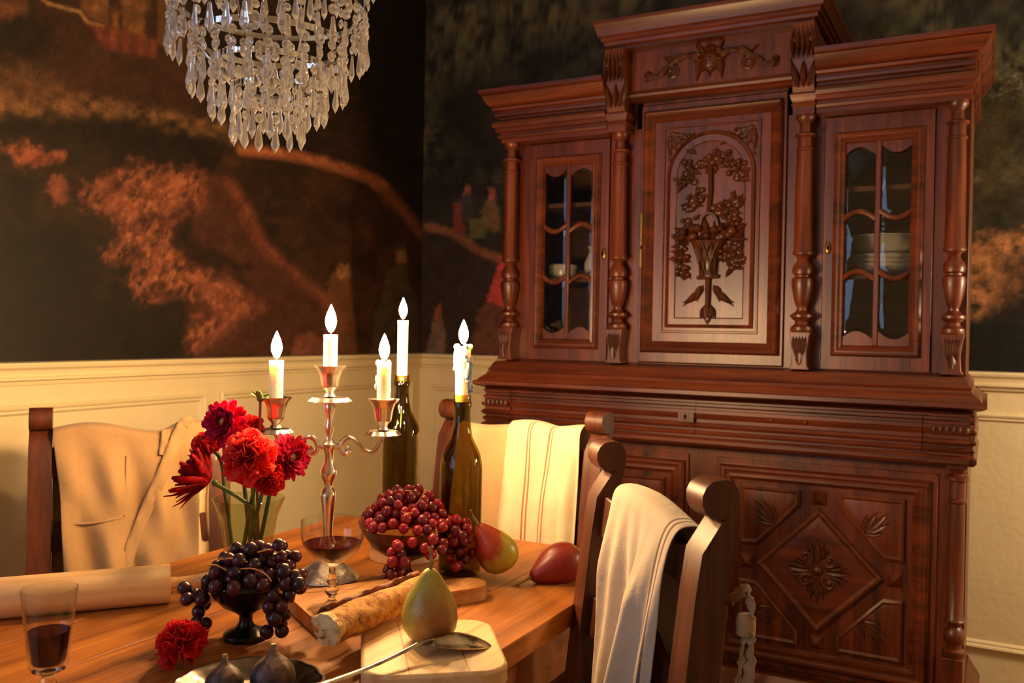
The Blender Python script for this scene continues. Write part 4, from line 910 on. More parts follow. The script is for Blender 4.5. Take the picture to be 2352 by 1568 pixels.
# ---------------------------------------------------------------- bottles with candles
def bottle(label, p, h, rb, neck, sh):
    t = .0022
    out = [(0, .006), (rb*.55, .003), (rb*.9, 0), (rb, .006), (rb*1.0, sh), (rb*.985, sh+.012), (rb*.9, sh+.026), (rb*.68, sh+.042), (rb*.5, sh+.055), (neck*1.12, sh+.072), (neck, sh+.09), (neck, h-.022), (neck*1.14, h-.021), (neck*1.14, h-.012), (neck*1.04, h-.010), (neck*1.04, h)]
    inn = [(neck-t, h), (neck-t, sh+.088), (rb*.48-t, sh+.052), (rb*.9-t, sh+.023), (rb-t, sh), (rb-t, .008), (rb*.5, .010), (0, .012)]
    b = MB().lathe(out+inn, 36); o = b.build('wine_bottle', M_['bottle'], None, world=TRS(p)); tag(o, label, 'bottle', 'wine bottles used as candle holders'); return o
bottle('olive green wine bottle behind the candelabra holding a tall thin candle', (-1.000, 1.425, TZ), .322, .0365, .0135, .20)
bottle('olive green wine bottle beside the pears holding a dripping candle', (-.784, 1.295, TZ), .302, .0368, .0138, .175)
candle('tall thin white candle in the bottle behind the candelabra', (-1.000, 1.425, TZ+.310), .0108, .118, .92, seed=3)
candle('wax dripping white candle in the bottle beside the pears', (-.784, 1.295, TZ+.290), .0132, .094, .95, drips=12, seed=9)

# ---------------------------------------------------------------- drinking glasses
M_['wine'] = plain('red_wine', (46, 4, 8), rough=.03, spec=.6)
def mk_wine():
    m, nt, b = newmat('red_wine_liquid'); b.inputs['Base Color'].default_value = lin((58, 4, 9)); b.inputs['Roughness'].default_value = .02
    b.inputs['Transmission Weight'].default_value = .3; b.inputs['IOR'].default_value = 1.34; return m
M_['wine'] = mk_wine()
g = thing('coupe_glass', 'wide clear coupe glass of red wine standing on the bread board', 'glass', (-.794, .972, .782))
cp = [(0, .0), (.033, 0), (.034, .0012), (.030, .003), (.014, .006), (.006, .012), (.0045, .018), (.0085, .022), (.0095, .026), (.006, .030), (.0045, .034), (.0075, .038), (.0055, .044), (.0045, .050), (.0048, .058), (.012, .064), (.026, .073), (.038, .086), (.0425, .098), (.0435, .108), (.0430, .124), (.0420, .1245), (.0422, .108), (.0412, .098), (.0366, .087), (.025, .0750), (.011, .0665), (0, .0655)]
k = 15
MB().lathe(cp[k-1:], 48).build('bowl', M_['glass'], g, local=True, ang=50)
MB().lathe(cp[:6]+[(0, .012)], 40).build('foot', M_['glass'], g, local=True, ang=60)
MB().lathe([(0, .012)]+cp[5:k]+[(0, .0585)], 36).build('stem', M_['sglass'], g, local=True, ang=60)
wz = .0925
MB().lathe([(0, .0662), (.0108, .0672), (.0247, .0757), (.0362, .0876), (.0392, wz), (0, wz)], 44).build('wine', M_['wine'], g, local=True, ang=30)
g = thing('port_glass', 'small faceted stemmed glass half full of dark red wine', 'glass', (-.834, .577, TZ))
pg = [(0, 0), (.026, 0), (.027, .0015), (.020, .004), (.008, .008), (.0055, .016), (.0075, .024), (.0105, .036), (.0085, .046), (.006, .052), (.0085, .056), (.0175, .0595), (.0195, .064), (.0200, .070), (.0225, .090), (.0262, .120), (.0290, .142), (.0282, .1425), (.0252, .120), (.0212, .090), (.0182, .070), (.0165, .066), (0, .0645)]
pg = [(r*.93, z) for r, z in pg]
fac = lambda a, z: 1+(.022*math.cos(12*a) if .05 < z < .10 else 0)
MB().lathe(pg[11:], 48, mod=fac).build('bowl', M_['glass'], g, local=True, ang=25)
MB().lathe(pg[:12]+[(0, .0598)], 48, mod=fac).build('stem', M_['sglass'], g, local=True, ang=60)
MB().lathe([(0, .0652), (.0148, .0665), (.0164, .070), (.0190, .090), (.0200, .099), (0, .099)], 40).build('wine', M_['wine'], g, local=True, ang=30)

# ---------------------------------------------------------------- vase
V0 = (-1.056, 1.080, TZ)
vs = [(0, 0), (.034, 0), (.036, .004), (.0345, .010), (.036, .02), (.041, .07), (.046, .100), (.052, .118), (.0565, .130), (.0572, .132), (.0560, .133), (.0505, .120), (.044, .100), (.0385, .07), (.033, .022), (.030, .014), (0, .012)]
vz = tag(MB().lathe(vs, 84, mod=lambda a, z: 1-(.05*abs(math.sin(7*a)) if .008 < z < .105 else 0)).build('flower_vase', M_['vaseglass'], None, ang=35, world=TRS(V0)), 'flared cut glass vase holding the red flowers', 'vase')

# ---------------------------------------------------------------- flowers
def petal_mat(name, c1, c2):
    m, nt, b = newmat(name); L = nt.links; tc = N(nt, 'ShaderNodeTexCoord')
    n = N(nt, 'ShaderNodeTexNoise', i_Scale=60, i_Detail=3); L.new(tc.outputs['Object'], n.inputs[0])
    r = ramp(nt, [(.35, lin(c2)), (.65, lin(c1))]); L.new(n.outputs[0], r.inputs[0]); L.new(r.outputs[0], b.inputs['Base Color'])
    b.inputs['Roughness'].default_value = .8; b.inputs['Specular IOR Level'].default_value = .15; b.inputs['Subsurface Weight'].default_value = .2; b.inputs['Subsurface Scale'].default_value = .006; b.inputs['Subsurface Radius'].default_value = (1, .2, .15)
    return m
M_['magenta'] = petal_mat('magenta_petals', (206, 22, 74), (140, 8, 44)); M_['red'] = petal_mat('red_petals', (226, 34, 34), (170, 12, 16))
M_['coral'] = petal_mat('coral_petals', (236, 62, 44), (196, 26, 26)); M_['darkred'] = petal_mat('dark_red_petals', (170, 10, 18), (96, 4, 10))
M_['stem'] = plain('green_stem', (92, 112, 48), rough=.5, col2=(60, 80, 34), vscale=40); M_['stemred'] = plain('brown_stem', (128, 70, 46), rough=.5)
M_['leafg'] = plain('leaf_green', (110, 140, 44), rough=.45, col2=(70, 100, 30), vscale=50)
M_['centre'] = plain('flower_centre', (196, 190, 110), rough=.6, col2=(150, 150, 70), vscale=120)
def petal(mb, M, Ln, Wd, curl, cup_=.2, n=6, tip=.6):
    L = []
    for i in range(n+1):
        t = i/n; w = Wd*.5*(math.sin(PI*(t*.86+.08))**tip); a = curl*t; r = Ln*t
        y = r*math.cos(a*.6); z = r*math.sin(a*.6)
        L.append([tuple(M @ Vector((s*w, y, z+cup_*w*abs(s)**1.5))) for s in (-1, -.5, 0, .5, 1)])
    mb.loops(L, closed=False, cap0=False, cap1=False)
def mum(name, label, pos, nrmv, R, mat, layers=4, np0=18, wd=.26, back=False, stem=None, seed=0, centre=True, open_=1.0, base=None, group='flowers in the glass vase'):
    """dahlia / chrysanthemum head, face towards nrmv"""
    f = thing(name, label, 'flower', pos, 0, group); rg = random.Random(seed); B = zto(nrmv).to_4x4(); b = MB()
    for k in range(layers):
        t = k/max(1, layers-1); el = (base if base is not None else -.1)+(1.15*open_)*t; n = int(np0*(1-.35*t))
        for i in range(n):
            a = 2*PI*(i+.5*(k % 2))/n+rg.uniform(-.1, .1); e = el+rg.uniform(-.14, .14)
            M = B @ Matrix.Rotation(a, 4, 'Z') @ Matrix.Translation((0, R*.10, R*.03*k)) @ Matrix.Rotation(e, 4, 'X')
            petal(b, M, R*(.92-.38*t)*rg.uniform(.88, 1.1), R*wd*rg.uniform(.85, 1.2), rg.uniform(-.2, .5), .35)
    b.build('petals', mat, f, local=True, ang=60, solid=.0005, fix=False)
    if centre: MB().ell((0, 0, 0), (R*.2, R*.2, R*.16), 12, 8, M=B.to_3x3()).build('flower_centre', M_['centre'], f, local=True, world=TRS(Vector(nrmv).normalized()*R*.22))
    if stem: mkstem(f, pos, stem, nrmv, R)
    return f
def mkstem(f, pos, foot, nrmv, R, mat=None, rad=.0033):
    n = Vector(nrmv).normalized(); p0 = Vector(pos)-n*R*.08; p1 = p0-n*R*.9+Vector((0, 0, -.012)); ft = Vector(foot)
    lip = Vector((V0[0]+(ft.x-V0[0])*1.3*.5, V0[1]+(ft.y-V0[1])*.65, TZ+.125)); lip = ft.lerp(p1, .68)
    MB().tube(smooth_path([p0, p1, lip, ft], 6), rad, 8).build('flower_stem', mat or M_['stem'], f)
    MB().ell(p0-n*R*.05, (min(.0055, R*.16),)*3, 10, 6).build('calyx', M_['leafg'], f)
def carnation(name, label, pos, nrmv, R, mat, stem=None, seed=0, group='flowers in the glass vase'):
    f = thing(name, label, 'flower', pos, 0, group); rg = random.Random(seed); B = zto(nrmv).to_4x4(); b = MB()
    for k in range(30):
        t = k/29; el = -.45+1.85*t+rg.uniform(-.15, .15); a = k*2.399+rg.uniform(-.2, .2)
        M = B @ Matrix.Rotation(a, 4, 'Z') @ Matrix.Rotation(el, 4, 'X'); ln = R*(1.02-.18*t)*rg.uniform(.9, 1.08); wd = R*rg.uniform(.85, 1.15)*(1-.25*t); ph = rg.uniform(0, 6)
        L = []
        for i in range(6):
            u = i/5; w = wd*.5*(.15+.85*u**.8); row = []
            for j in range(9):
                s = -1+j/4; y = ln*u*math.sqrt(max(.0, 1-.22*s*s)); z = u*u*(.16*R*math.sin(s*6+ph)+.09*R*math.sin(s*15+ph*2))+.10*R*s*s*u; y += u**3*.07*R*math.sin(s*22+ph)
                row.append(tuple(M @ Vector((s*w, y, z))))
            L.append(row)
        b.loops(L, closed=False, cap0=False, cap1=False)
    b.build('petals', mat, f, local=True, ang=60, solid=.0005, fix=False)
    if stem: mkstem(f, pos, stem, nrmv, R)
    return f
def at(x, y, zc):
    """point seen at photo pixel (x,y) at depth zc, used to set the bouquet out"""
    p = np.array([0, 0, CAM_Z])+zc*(C_R*(x-1176)/F_PX-C_U*(y-784)/F_PX+C_F); return tuple(p)
ft = lambda a, r=.02: (V0[0]+r*math.cos(a), V0[1]+r*math.sin(a), TZ+.018)
cw = -C_F   # towards the viewer
mum('chrysanthemum', 'dark red long petalled flower drooping to the left of the vase', at(482, 1104, 1.40), nrm(-C_R*.88+C_U*.42+cw*.12), .068, M_['darkred'], 5, 17, .17, stem=ft(.4), seed=2, centre=False, open_=.5, base=.5)
mum('dahlia', 'crimson dahlia at the top left of the bouquet', at(520, 972, 1.42), nrm(-C_R*.25+C_U*.30+cw*.9), .040, M_['magenta'], 5, 16, .36, stem=ft(2), seed=3)
carnation('carnation', 'large coral red carnation at the front of the bouquet', at(572, 1050, 1.36), nrm(cw*.85+C_U*.5), .043, M_['coral'], stem=ft(3), seed=4)
carnation('carnation', 'small red carnation drooping over the right rim of the vase', at(618, 1098, 1.38), nrm(cw*.8+C_R*.4-C_U*.25), .027, M_['red'], stem=ft(5), seed=5)
mum('dahlia', 'crimson dahlia with pale green centre at the right of the bouquet', at(664, 1050, 1.41), nrm(C_R*.7+C_U*.15+cw*.6), .038, M_['magenta'], 5, 16, .34, stem=ft(6), seed=6)
carnation('carnation', 'small red carnation at the back between the two crimson dahlias', at(572, 985, 1.47), nrm(C_U*.6+cw*.5+C_R*.1), .026, M_['red'], stem=ft(1.5), seed=7)
carnation('carnation', 'bright red carnation half hidden behind the drooping dark flower', at(478, 1022, 1.46), nrm(C_U*.5-C_R*.5+cw*.5), .028, M_['coral'], stem=ft(4), seed=8)
# bare bud with green sepals on a tall stem
f = thing('flower_bud', 'green leafy bud on a tall brown stem above the bouquet', 'flower', at(598, 915, 1.44), 0, 'flowers in the glass vase'); bp_ = Vector(at(598, 915, 1.44))
MB().tube(smooth_path([bp_, Vector(at(596, 985, 1.44)), Vector(at(590, 1080, 1.445)), Vector(ft(1.2))], 6), .0022, 8).build('flower_stem', M_['stemred'], f)
b = MB(); rg = random.Random(3)
for k in range(7):
    M = TRS(bp_) @ Matrix.Rotation(k*.9, 4, 'Z') @ Matrix.Rotation(rg.uniform(-.3, .9), 4, 'X'); petal(b, M, .019, .010, .5, .3)
b.build('sepal', M_['leafg'], f, ang=60, fix=False, solid=.0006); MB().ell(bp_, (.006, .006, .006), 10, 6).build('bud', M_['stem'], f)
carnation('carnation', 'single red carnation lying on the table in front of the dark bowl', (-.853, .764, TZ+.026), nrm((-.05, -.5, .8)), .032, M_['red'], seed=11, group=None)
# ---------------------------------------------------------------- grape bowls
def grape_mat(name, c1, c2):
    m, nt, b = newmat(name); L = nt.links; tc = N(nt, 'ShaderNodeTexCoord'); oi = N(nt, 'ShaderNodeObjectInfo')
    n = N(nt, 'ShaderNodeTexNoise', i_Scale=90, i_Detail=4); L.new(tc.outputs['Object'], n.inputs[0])
    mx = N(nt, 'ShaderNodeMixRGB'); mx.inputs[1].default_value = lin(c1); mx.inputs[2].default_value = lin(c2); L.new(oi.outputs['Random'], mx.inputs[0])
    bl = N(nt, 'ShaderNodeMixRGB'); bl.inputs[2].default_value = lin((132, 104, 112)); L.new(mx.outputs[0], bl.inputs[1])
    r = ramp(nt, [(.52, (0, 0, 0, 1)), (.8, (.5, .5, .5, 1))]); L.new(n.outputs[0], r.inputs[0]); L.new(r.outputs[0], bl.inputs[0])
    L.new(bl.outputs[0], b.inputs['Base Color']); b.inputs['Roughness'].default_value = .24
    b.inputs['Subsurface Weight'].default_value = .3; b.inputs['Subsurface Scale'].default_value = .005; b.inputs['Subsurface Radius'].default_value = (1, .15, .12)
    return m
M_['redgrape'] = grape_mat('red_grape', (172, 26, 36), (96, 22, 34)); M_['blackgrape'] = grape_mat('black_grape', (84, 26, 40), (30, 20, 34))
M_['stalk'] = plain('grape_stalk', (190, 128, 56), rough=.6)
GM = MB().ell((0, 0, 0), 1., 16, 10).mesh('grape', 180)
def pack(cands, rmin, rmax, rg, want, existing=None):
    out = existing or []
    for p in cands:
        if len(out) >= want: break
        r = rg.uniform(rmin, rmax)
        if all((p[0]-q[0])**2+(p[1]-q[1])**2+(p[2]-q[2])**2 > (.86*(r+q[3]))**2 for q in out): out.append((p[0], p[1], p[2], r))
    return out
def bunch(name, label, base, pts, mat, stalks):
    o = thing(name, label, 'grapes', base)
    for x, y, z, r in pts:
        inst('grape', GM, mat, o, TRS((x, y, z), Matrix.Rotation(R_.uniform(0, 3), 4, 'X') @ Matrix.Rotation(R_.uniform(0, 3), 4, 'Z'), (r, r, r*1.08)))
    b = MB()
    for s in stalks: b.tube(smooth_path(s, 5), .0011, 6)
    b.build('grape_stalk', M_['stalk'], o)
    return o
def heap(c, R, zr, H, rg, n, r=.009):
    """grapes heaped in a round bowl: inside disc R above rim zr, dome height H"""
    out = []
    for k in range(n*60):
        a = rg.uniform(0, 2*PI); d = R*math.sqrt(rg.random()); z = zr+.003+H*(1-(d/R)**2)*rg.random()**.35
        out.append((c[0]+d*math.cos(a), c[1]+d*math.sin(a), z))
    return out
def hang(p0, p1, w, rg, n):
    return [tuple(np.array(p0)+(np.array(p1)-np.array(p0))*(t := rg.random())+np.array([rg.gauss(0, w), rg.gauss(0, w), rg.gauss(0, w*.6)])*(1-.5*t)) for _ in range(n*60)]
CR, CUv = C_R, np.array([0, 0, 1.])
def off(c, r, f, z): return tuple(np.array([c[0], c[1], 0])+CR*np.array([1, 1, 0])*r-np.array([C_F[0], C_F[1], 0])*f+np.array([0, 0, z]))
# dark pewter bowl, front
B1 = (-.857, .874)
bw = thing('footed_bowl', 'dark pewter footed bowl heaped with black grapes', 'bowl', (B1[0], B1[1], TZ))
MB().lathe([(0, 0), (.0285, 0), (.0295, .003), (.0285, .007), (.024, .010), (.013, .015), (.0085, .022), (.0085, .030), (.014, .035), (.030, .044), (.042, .057), (.0490, .071), (.0505, .0725), (.0475, .072), (.040, .059), (.028, .048), (0, .042)], 40).build('bowl_body', M_['pewter'], bw, local=True)
rg = random.Random(21)
pts = pack(heap(B1, .050, TZ+.075, .046, rg, 100), .0078, .0096, rg, 96)
pts = pack(hang(off(B1, .060, .014, TZ+.088), off(B1, .042, .036, TZ+.020), .0085, rg, 50), .0082, .0100, rg, len(pts)+30, pts)
pts = pack(hang(off(B1, -.056, .014, TZ+.062), off(B1, -.048, .020, TZ+.026), .0070, rg, 30), .0082, .0100, rg, len(pts)+14, pts)
pts = pack(hang(off(B1, .040, .0, TZ+.112), off(B1, .056, .0, TZ+.09), .007, rg, 20), .0078, .0095, rg, len(pts)+9, pts)
pts = [p for p in pts if p[2] > TZ+p[3]+.001 and not (np.hypot(p[0]-B1[0], p[1]-B1[1]) < .054 and p[2] < TZ+.07 and np.hypot(p[0]-B1[0], p[1]-B1[1]) < .047)]
st = [[off(B1, -.03, .02, TZ+.108), off(B1, -.01, .03, TZ+.112), off(B1, .01, .03, TZ+.108)], [off(B1, .0, .035, TZ+.10), off(B1, .02, .04, TZ+.102), off(B1, .035, .04, TZ+.096), off(B1, .045, .045, TZ+.088)], [off(B1, -.045, .02, TZ+.10), off(B1, -.03, .03, TZ+.103), off(B1, -.015, .035, TZ+.098)], [off(B1, .05, .03, TZ+.09), off(B1, .056, .032, TZ+.07)], [off(B1, .02, .02, TZ+.118), off(B1, .035, .02, TZ+.122), off(B1, .05, .01, TZ+.118)], [off(B1, -.056, .02, TZ+.085), off(B1, -.050, .02, TZ+.078)]]
bunch('grape_bunch', 'black grapes spilling over both sides of the dark pewter bowl', (B1[0], B1[1], TZ+.07), pts, M_['blackgrape'], st)
# smoked glass bowl, behind
B2 = (-.838, 1.215)
bw = thing('footed_bowl', 'smoked glass footed bowl heaped with red grapes', 'bowl', (B2[0], B2[1], TZ))
MB().lathe([(0, 0), (.036, 0), (.037, .002), (.030, .006), (.014, .012), (.008, .020), (.0075, .028), (.016, .033), (.040, .043), (.060, .058), (.073, .078), (.0775, .088), (.0760, .0885), (.0710, .078), (.058, .060), (.038, .046), (0, .037)], 44).build('bowl_body', M_['smoke'], bw, local=True)
rg = random.Random(8)
pts = pack(heap(B2, .073, TZ+.092, .056, rg, 160), .0078, .0096, rg, 150)
pts = pack(hang(off(B2, .084, .012, TZ+.095), off(B2, .088, .022, TZ+.032), .010, rg, 40), .0075, .0092, rg, len(pts)+28, pts)
pts = pack(hang(off(B2, .005, .072, TZ+.08), off(B2, -.020, .072, TZ+.012), .009, rg, 40), .0078, .0092, rg, len(pts)+24, pts)
pts = pack(hang(off(B2, .04, .064, TZ+.10), off(B2, .05, .074, TZ+.065), .011, rg, 20), .0078, .0095, rg, len(pts)+9, pts)
def inglass(p):
    d = np.hypot(p[0]-B2[0], p[1]-B2[1]); h = p[2]-TZ
    lim = np.interp(h, [0, .02, .033, .044, .06, .078, .088], [.037, .008, .016, .040, .060, .073, .0775])
    return h < .09 and d < lim+p[3]
pts = [p for p in pts if p[2] > TZ+p[3]+.001 and (p[2] > TZ+.088 or not inglass(p))]
st = [[off(B2, .03, .0, TZ+.148), off(B2, .025, .02, TZ+.138), off(B2, .01, .05, TZ+.118), off(B2, .008, .066, TZ+.10), off(B2, .0, .07, TZ+.085), off(B2, -.01, .07, TZ+.06)], [off(B2, .015, .06, TZ+.12), off(B2, .0, .06, TZ+.122)], [off(B2, .008, .066, TZ+.10), off(B2, .025, .066, TZ+.094)], [off(B2, -.03, .0, TZ+.142), off(B2, -.01, .01, TZ+.147), off(B2, .02, .01, TZ+.146)], [off(B2, .05, .05, TZ+.105), off(B2, .056, .066, TZ+.085)]]
bunch('grape_bunch', 'red grapes heaped in the smoked glass bowl and hanging over its rim', (B2[0], B2[1], TZ+.09), pts, M_['redgrape'], st)

# ---------------------------------------------------------------- pears
def pear_mat(name, green, red, axis, amt):
    m, nt, b = newmat(name); L = nt.links; tc = N(nt, 'ShaderNodeTexCoord')
    sp = N(nt, 'ShaderNodeTexNoise', i_Scale=700, i_Detail=2); L.new(tc.outputs['Object'], sp.inputs[0])
    n = N(nt, 'ShaderNodeTexNoise', i_Scale=26, i_Detail=4); mp = N(nt, 'ShaderNodeMapping'); mp.inputs['Scale'].default_value = (1, 1, .35); L.new(tc.outputs['Object'], mp.inputs[0]); L.new(mp.outputs[0], n.inputs[0])
    d = N(nt, 'ShaderNodeVectorMath', operation='DOT_PRODUCT'); d.inputs[1].default_value = axis; L.new(tc.outputs['Object'], d.inputs[0])
    a = N(nt, 'ShaderNodeMath', operation='MULTIPLY_ADD'); a.inputs[1].default_value = 14.; L.new(d.outputs['Value'], a.inputs[0]); L.new(n.outputs[0], a.inputs[2])
    r = ramp(nt, [(amt-.12, lin(green)), (amt+.2, lin(red))]); L.new(a.outputs[0], r.inputs[0])
    r2 = ramp(nt, [(.35, (.70, .66, .5, 1)), (.6, (1.05, 1.05, 1, 1))]); L.new(sp.outputs[0], r2.inputs[0])
    mu = N(nt, 'ShaderNodeMixRGB', blend_type='MULTIPLY'); mu.inputs[0].default_value = .8; L.new(r.outputs[0], mu.inputs[1]); L.new(r2.outputs[0], mu.inputs[2])
    L.new(mu.outputs[0], b.inputs['Base Color']); b.inputs['Roughness'].default_value = .36; b.inputs['Subsurface Weight'].default_value = .08; b.inputs['Subsurface Scale'].default_value = .01
    return m
PEAR = [(0, .003), (.010, .0005), (.017, .001), (.026, .006), (.0325, .016), (.0350, .028), (.0335, .042), (.0285, .055), (.0215, .067), (.0155, .077), (.0105, .084), (.0060, .0885), (0, .090)]
def pear(label, M, mat, sc=1., stem=None):
    o = bpy.data.objects.new('pear', None); put(o, None, M); tag(o, label, 'pear', 'pears')
    MB().lathe([(r*sc, z*sc) for r, z in PEAR], 32, mod=lambda a, z: 1+.03*math.cos(2*a+.5)+.02*math.cos(3*a)).build('pear_flesh', mat, o, local=True, ang=180)
    MB().tube(smooth_path(stem or [(0, 0, .086*sc), (.001, 0, .098*sc), (.003, 0, .112*sc), (.005, .0, .117*sc)], 4), [.0026*sc]*5+[.0016*sc]*4+[.0019*sc]*3+[.0024*sc], 8).build('stem', M_['pstem'], o, local=True)
    MB().ell((0, 0, .0012), (.005*sc, .005*sc, .0022), 10, 6).build('calyx', M_['wick'], o, local=True)
M_['pstem'] = plain('pear_stem', (168, 150, 76), rough=.6, col2=(120, 90, 50), vscale=120)
mp1 = pear_mat('green_pear_skin', (182, 170, 70), (164, 98, 54), (.2, -.1, .0), .58)
mp2 = pear_mat('blushed_pear_skin', (190, 170, 52), (174, 66, 32), (-.5, .0, .85), .95)
mp3 = pear_mat('red_pear_skin', (168, 170, 52), (146, 44, 32), (.3, .3, .75), .62)
pear('green speckled pear standing upright on the maple cutting board', TRS((-.605, .930, .7852)), mp1, 1.0, stem=[(0, 0, .086), (.001, 0, .100), (-.001, 0, .112), (.002, .001, .117)])
def lay(c, d, r=.035):  # lying pear: axis d (base to stem)
    return TRS(c, zto(d))
pear('red and yellow pear leaning on the wine bottle', lay((-.690, 1.292, TZ+.0225), nrm(-C_R*.55+np.array((0, 0, .80))-C_F*.1)), mp2, .98)
pear('dark red pear lying on its side at the table edge', lay((-.600, 1.372, TZ+.036), nrm(-C_R*.80+np.array((0, 0, -.25))-C_F*.45)), mp3, 1.05, stem=[(0, 0, .086), (.0, 0, .098), (-.003, 0, .112), (-.005, .0, .128)])

# ---------------------------------------------------------------- boards, bread, spoon, tray, figs, pin
ax = np.array([.52, .855]); px_ = np.array([.855, -.52]); o0 = np.array([-.837, .957])
def paddle():
    w = .076; h = .030; pts = []
    def arc(cx, cy, r, a0, a1, n=6): return [(cx+r*math.cos(a0+(a1-a0)*i/n), cy+r*math.sin(a0+(a1-a0)*i/n)) for i in range(n+1)]
    g = arc(.012, -w+.012, .012, -PI, -PI/2)[::1]
    g = [(0, -w+.01)]+arc(.012, -w+.012, .012, PI, 1.5*PI)+arc(.17, -w+.03, .03, -PI/2, -.15)+[(.212, -h)]+arc(.262, 0, h, -PI/2, PI/2, 10)+[(.212, h)]+arc(.17, w-.03, .03, .15, PI/2)+arc(.012, w-.012, .012, PI/2, PI)
    return [tuple(o0+ax*a+px_*b) for a, b in g]
tag(MB().prism(paddle(), lambda a, b, d: (a, b, d), TZ+.0005, TZ+.022).build('bread_board', M_['olive'], None, bev=.003), 'brown wooden paddle board with rounded handle under the coupe glass', 'board')
aa = np.array([.61, -.79]); ab = np.array([.79, .61]); mo = np.array([-.575, .893])
def rrect(hx, hy, r, n=8):
    out = []
    for sx, sy, a0 in ((1, -1, -PI/2), (1, 1, 0), (-1, 1, PI/2), (-1, -1, PI)):
        out += [(sx*(hx-r)+r*math.cos(a0+PI/2*i/n), sy*(hy-r)+r*math.sin(a0+PI/2*i/n)) for i in range(n+1)]
    return out
MP = thing('cutting_board', 'pale maple cutting board with rounded corners overhanging the table edge', 'board', (mo[0], mo[1], TZ))
MB().prism([tuple(mo+aa*a+ab*b) for a, b in [(a-.0315, b) for a, b in rrect(.0945, .085, .036)]], lambda a, b, d: (a, b, d), TZ+.0005, TZ+.025).build('board', M_['maple'], MP, bev=.004)
for b_ in (-.038, .030):
    MB().prism([tuple(mo+aa*a+ab*b) for a, b in ((-.12, b_), (.058, b_+.006), (.058, b_+.0078), (-.12, b_+.0018))], lambda a, b, d: (a, b, d), TZ+.0246, TZ+.0253).build('glue_line', M_['olive'], MP)
# baguette
def mat_bread():
    m, nt, b = newmat('bread_crust'); L = nt.links; tc = N(nt, 'ShaderNodeTexCoord')
    n = N(nt, 'ShaderNodeTexNoise', i_Scale=70, i_Detail=7, i_Roughness=.7); L.new(tc.outputs['Object'], n.inputs[0])
    r = ramp(nt, [(.35, lin((124, 62, 18))), (.68, lin((232, 178, 100))), (.50, lin((206, 140, 64)))]); L.new(n.outputs[0], r.inputs[0]); L.new(r.outputs[0], b.inputs['Base Color'])
    b.inputs['Roughness'].default_value = .75; bp = N(nt, 'ShaderNodeBump'); bp.inputs['Strength'].default_value = .9; bp.inputs['Distance'].default_value = .006; L.new(n.outputs[0], bp.inputs['Height']); L.new(bp.outputs[0], b.inputs['Normal'])
    return m
M_['crust'] = mat_bread(); M_['crumb'] = plain('bread_crumb', (240, 214, 160), rough=.9, bump=1, bscale=120, bdist=.006, col2=(214, 172, 108), vscale=70)
M_['ear'] = plain('burnt_crust', (150, 78, 40), rough=.6, col2=(90, 40, 20), vscale=90, bump=.6, bscale=120, bdist=.004)
E0 = np.array([-.696, .846, TZ+.047]); E1 = np.array([-.698, 1.085, TZ+.045]); BG = thing('baguette', 'torn half baguette lying across the two boards behind the pear', 'bread', (-.68, .98, TZ+.022))
def bag(u, v):
    t = v; a = 2*PI*u; c = E0+(E1-E0)*t; d = nrm(E1-E0); sd = nrm(np.cross(d, (0, 0, 1))); up = np.cross(sd, d)
    r = .0225*(1-.12*t)*(1-.75*max(0, (t-.86)/.14)**2)+.0012*math.sin(9*t+3*a)+.0008*math.sin(23*t+5*a)
    return c+sd*r*math.cos(a)*1.08+up*r*math.sin(a)*(.92 if math.sin(a) > 0 else .88)
b = MB(); b.loops([[tuple(bag(i/28, j/26)) for i in range(28)] for j in range(27)]); b.build('crust', M_['crust'], BG, ang=60)
d_ = nrm(E1-E0); rg = random.Random(2); cb = MB(); L = []
for k, rr in enumerate((1.0, .8, .55, .3, .08)):
    L.append([tuple(np.array(bag(i/28, 0.0))*rr+E0*(1-rr)-d_*(.002+.0015*k*rg.uniform(.3, 1)+.004*rg.random()+.005*math.sin(i/28*2*PI+1))) for i in range(28)])
cb.loops([[tuple(bag(i/28, .01)) for i in range(28)]]+L); cb.build('crumb', M_['crumb'], BG, ang=60)
er = MB(); L = []
for j in range(19):
    t = .03+.85*j/18; c = E0+(E1-E0)*t; sd = nrm(np.cross(d_, (0, 0, 1))); up = np.cross(sd, d_); w = .013+.004*math.sin(j*1.9); hh = .0245*(1-.1*t)
    L.append([tuple(c-sd*(.006+.002*math.sin(j))+up*(hh*.80)), tuple(c-sd*(.010)+up*(hh*.98+.0015*math.sin(j*2.1))), tuple(c-sd*(.010+w*.55)+up*(hh*.86)), tuple(c-sd*(.010+w)+up*(hh*.50))])
er.loops(L, closed=False, cap0=False, cap1=False); er.build('crust_ear', M_['ear'], BG, ang=60, solid=.0022)
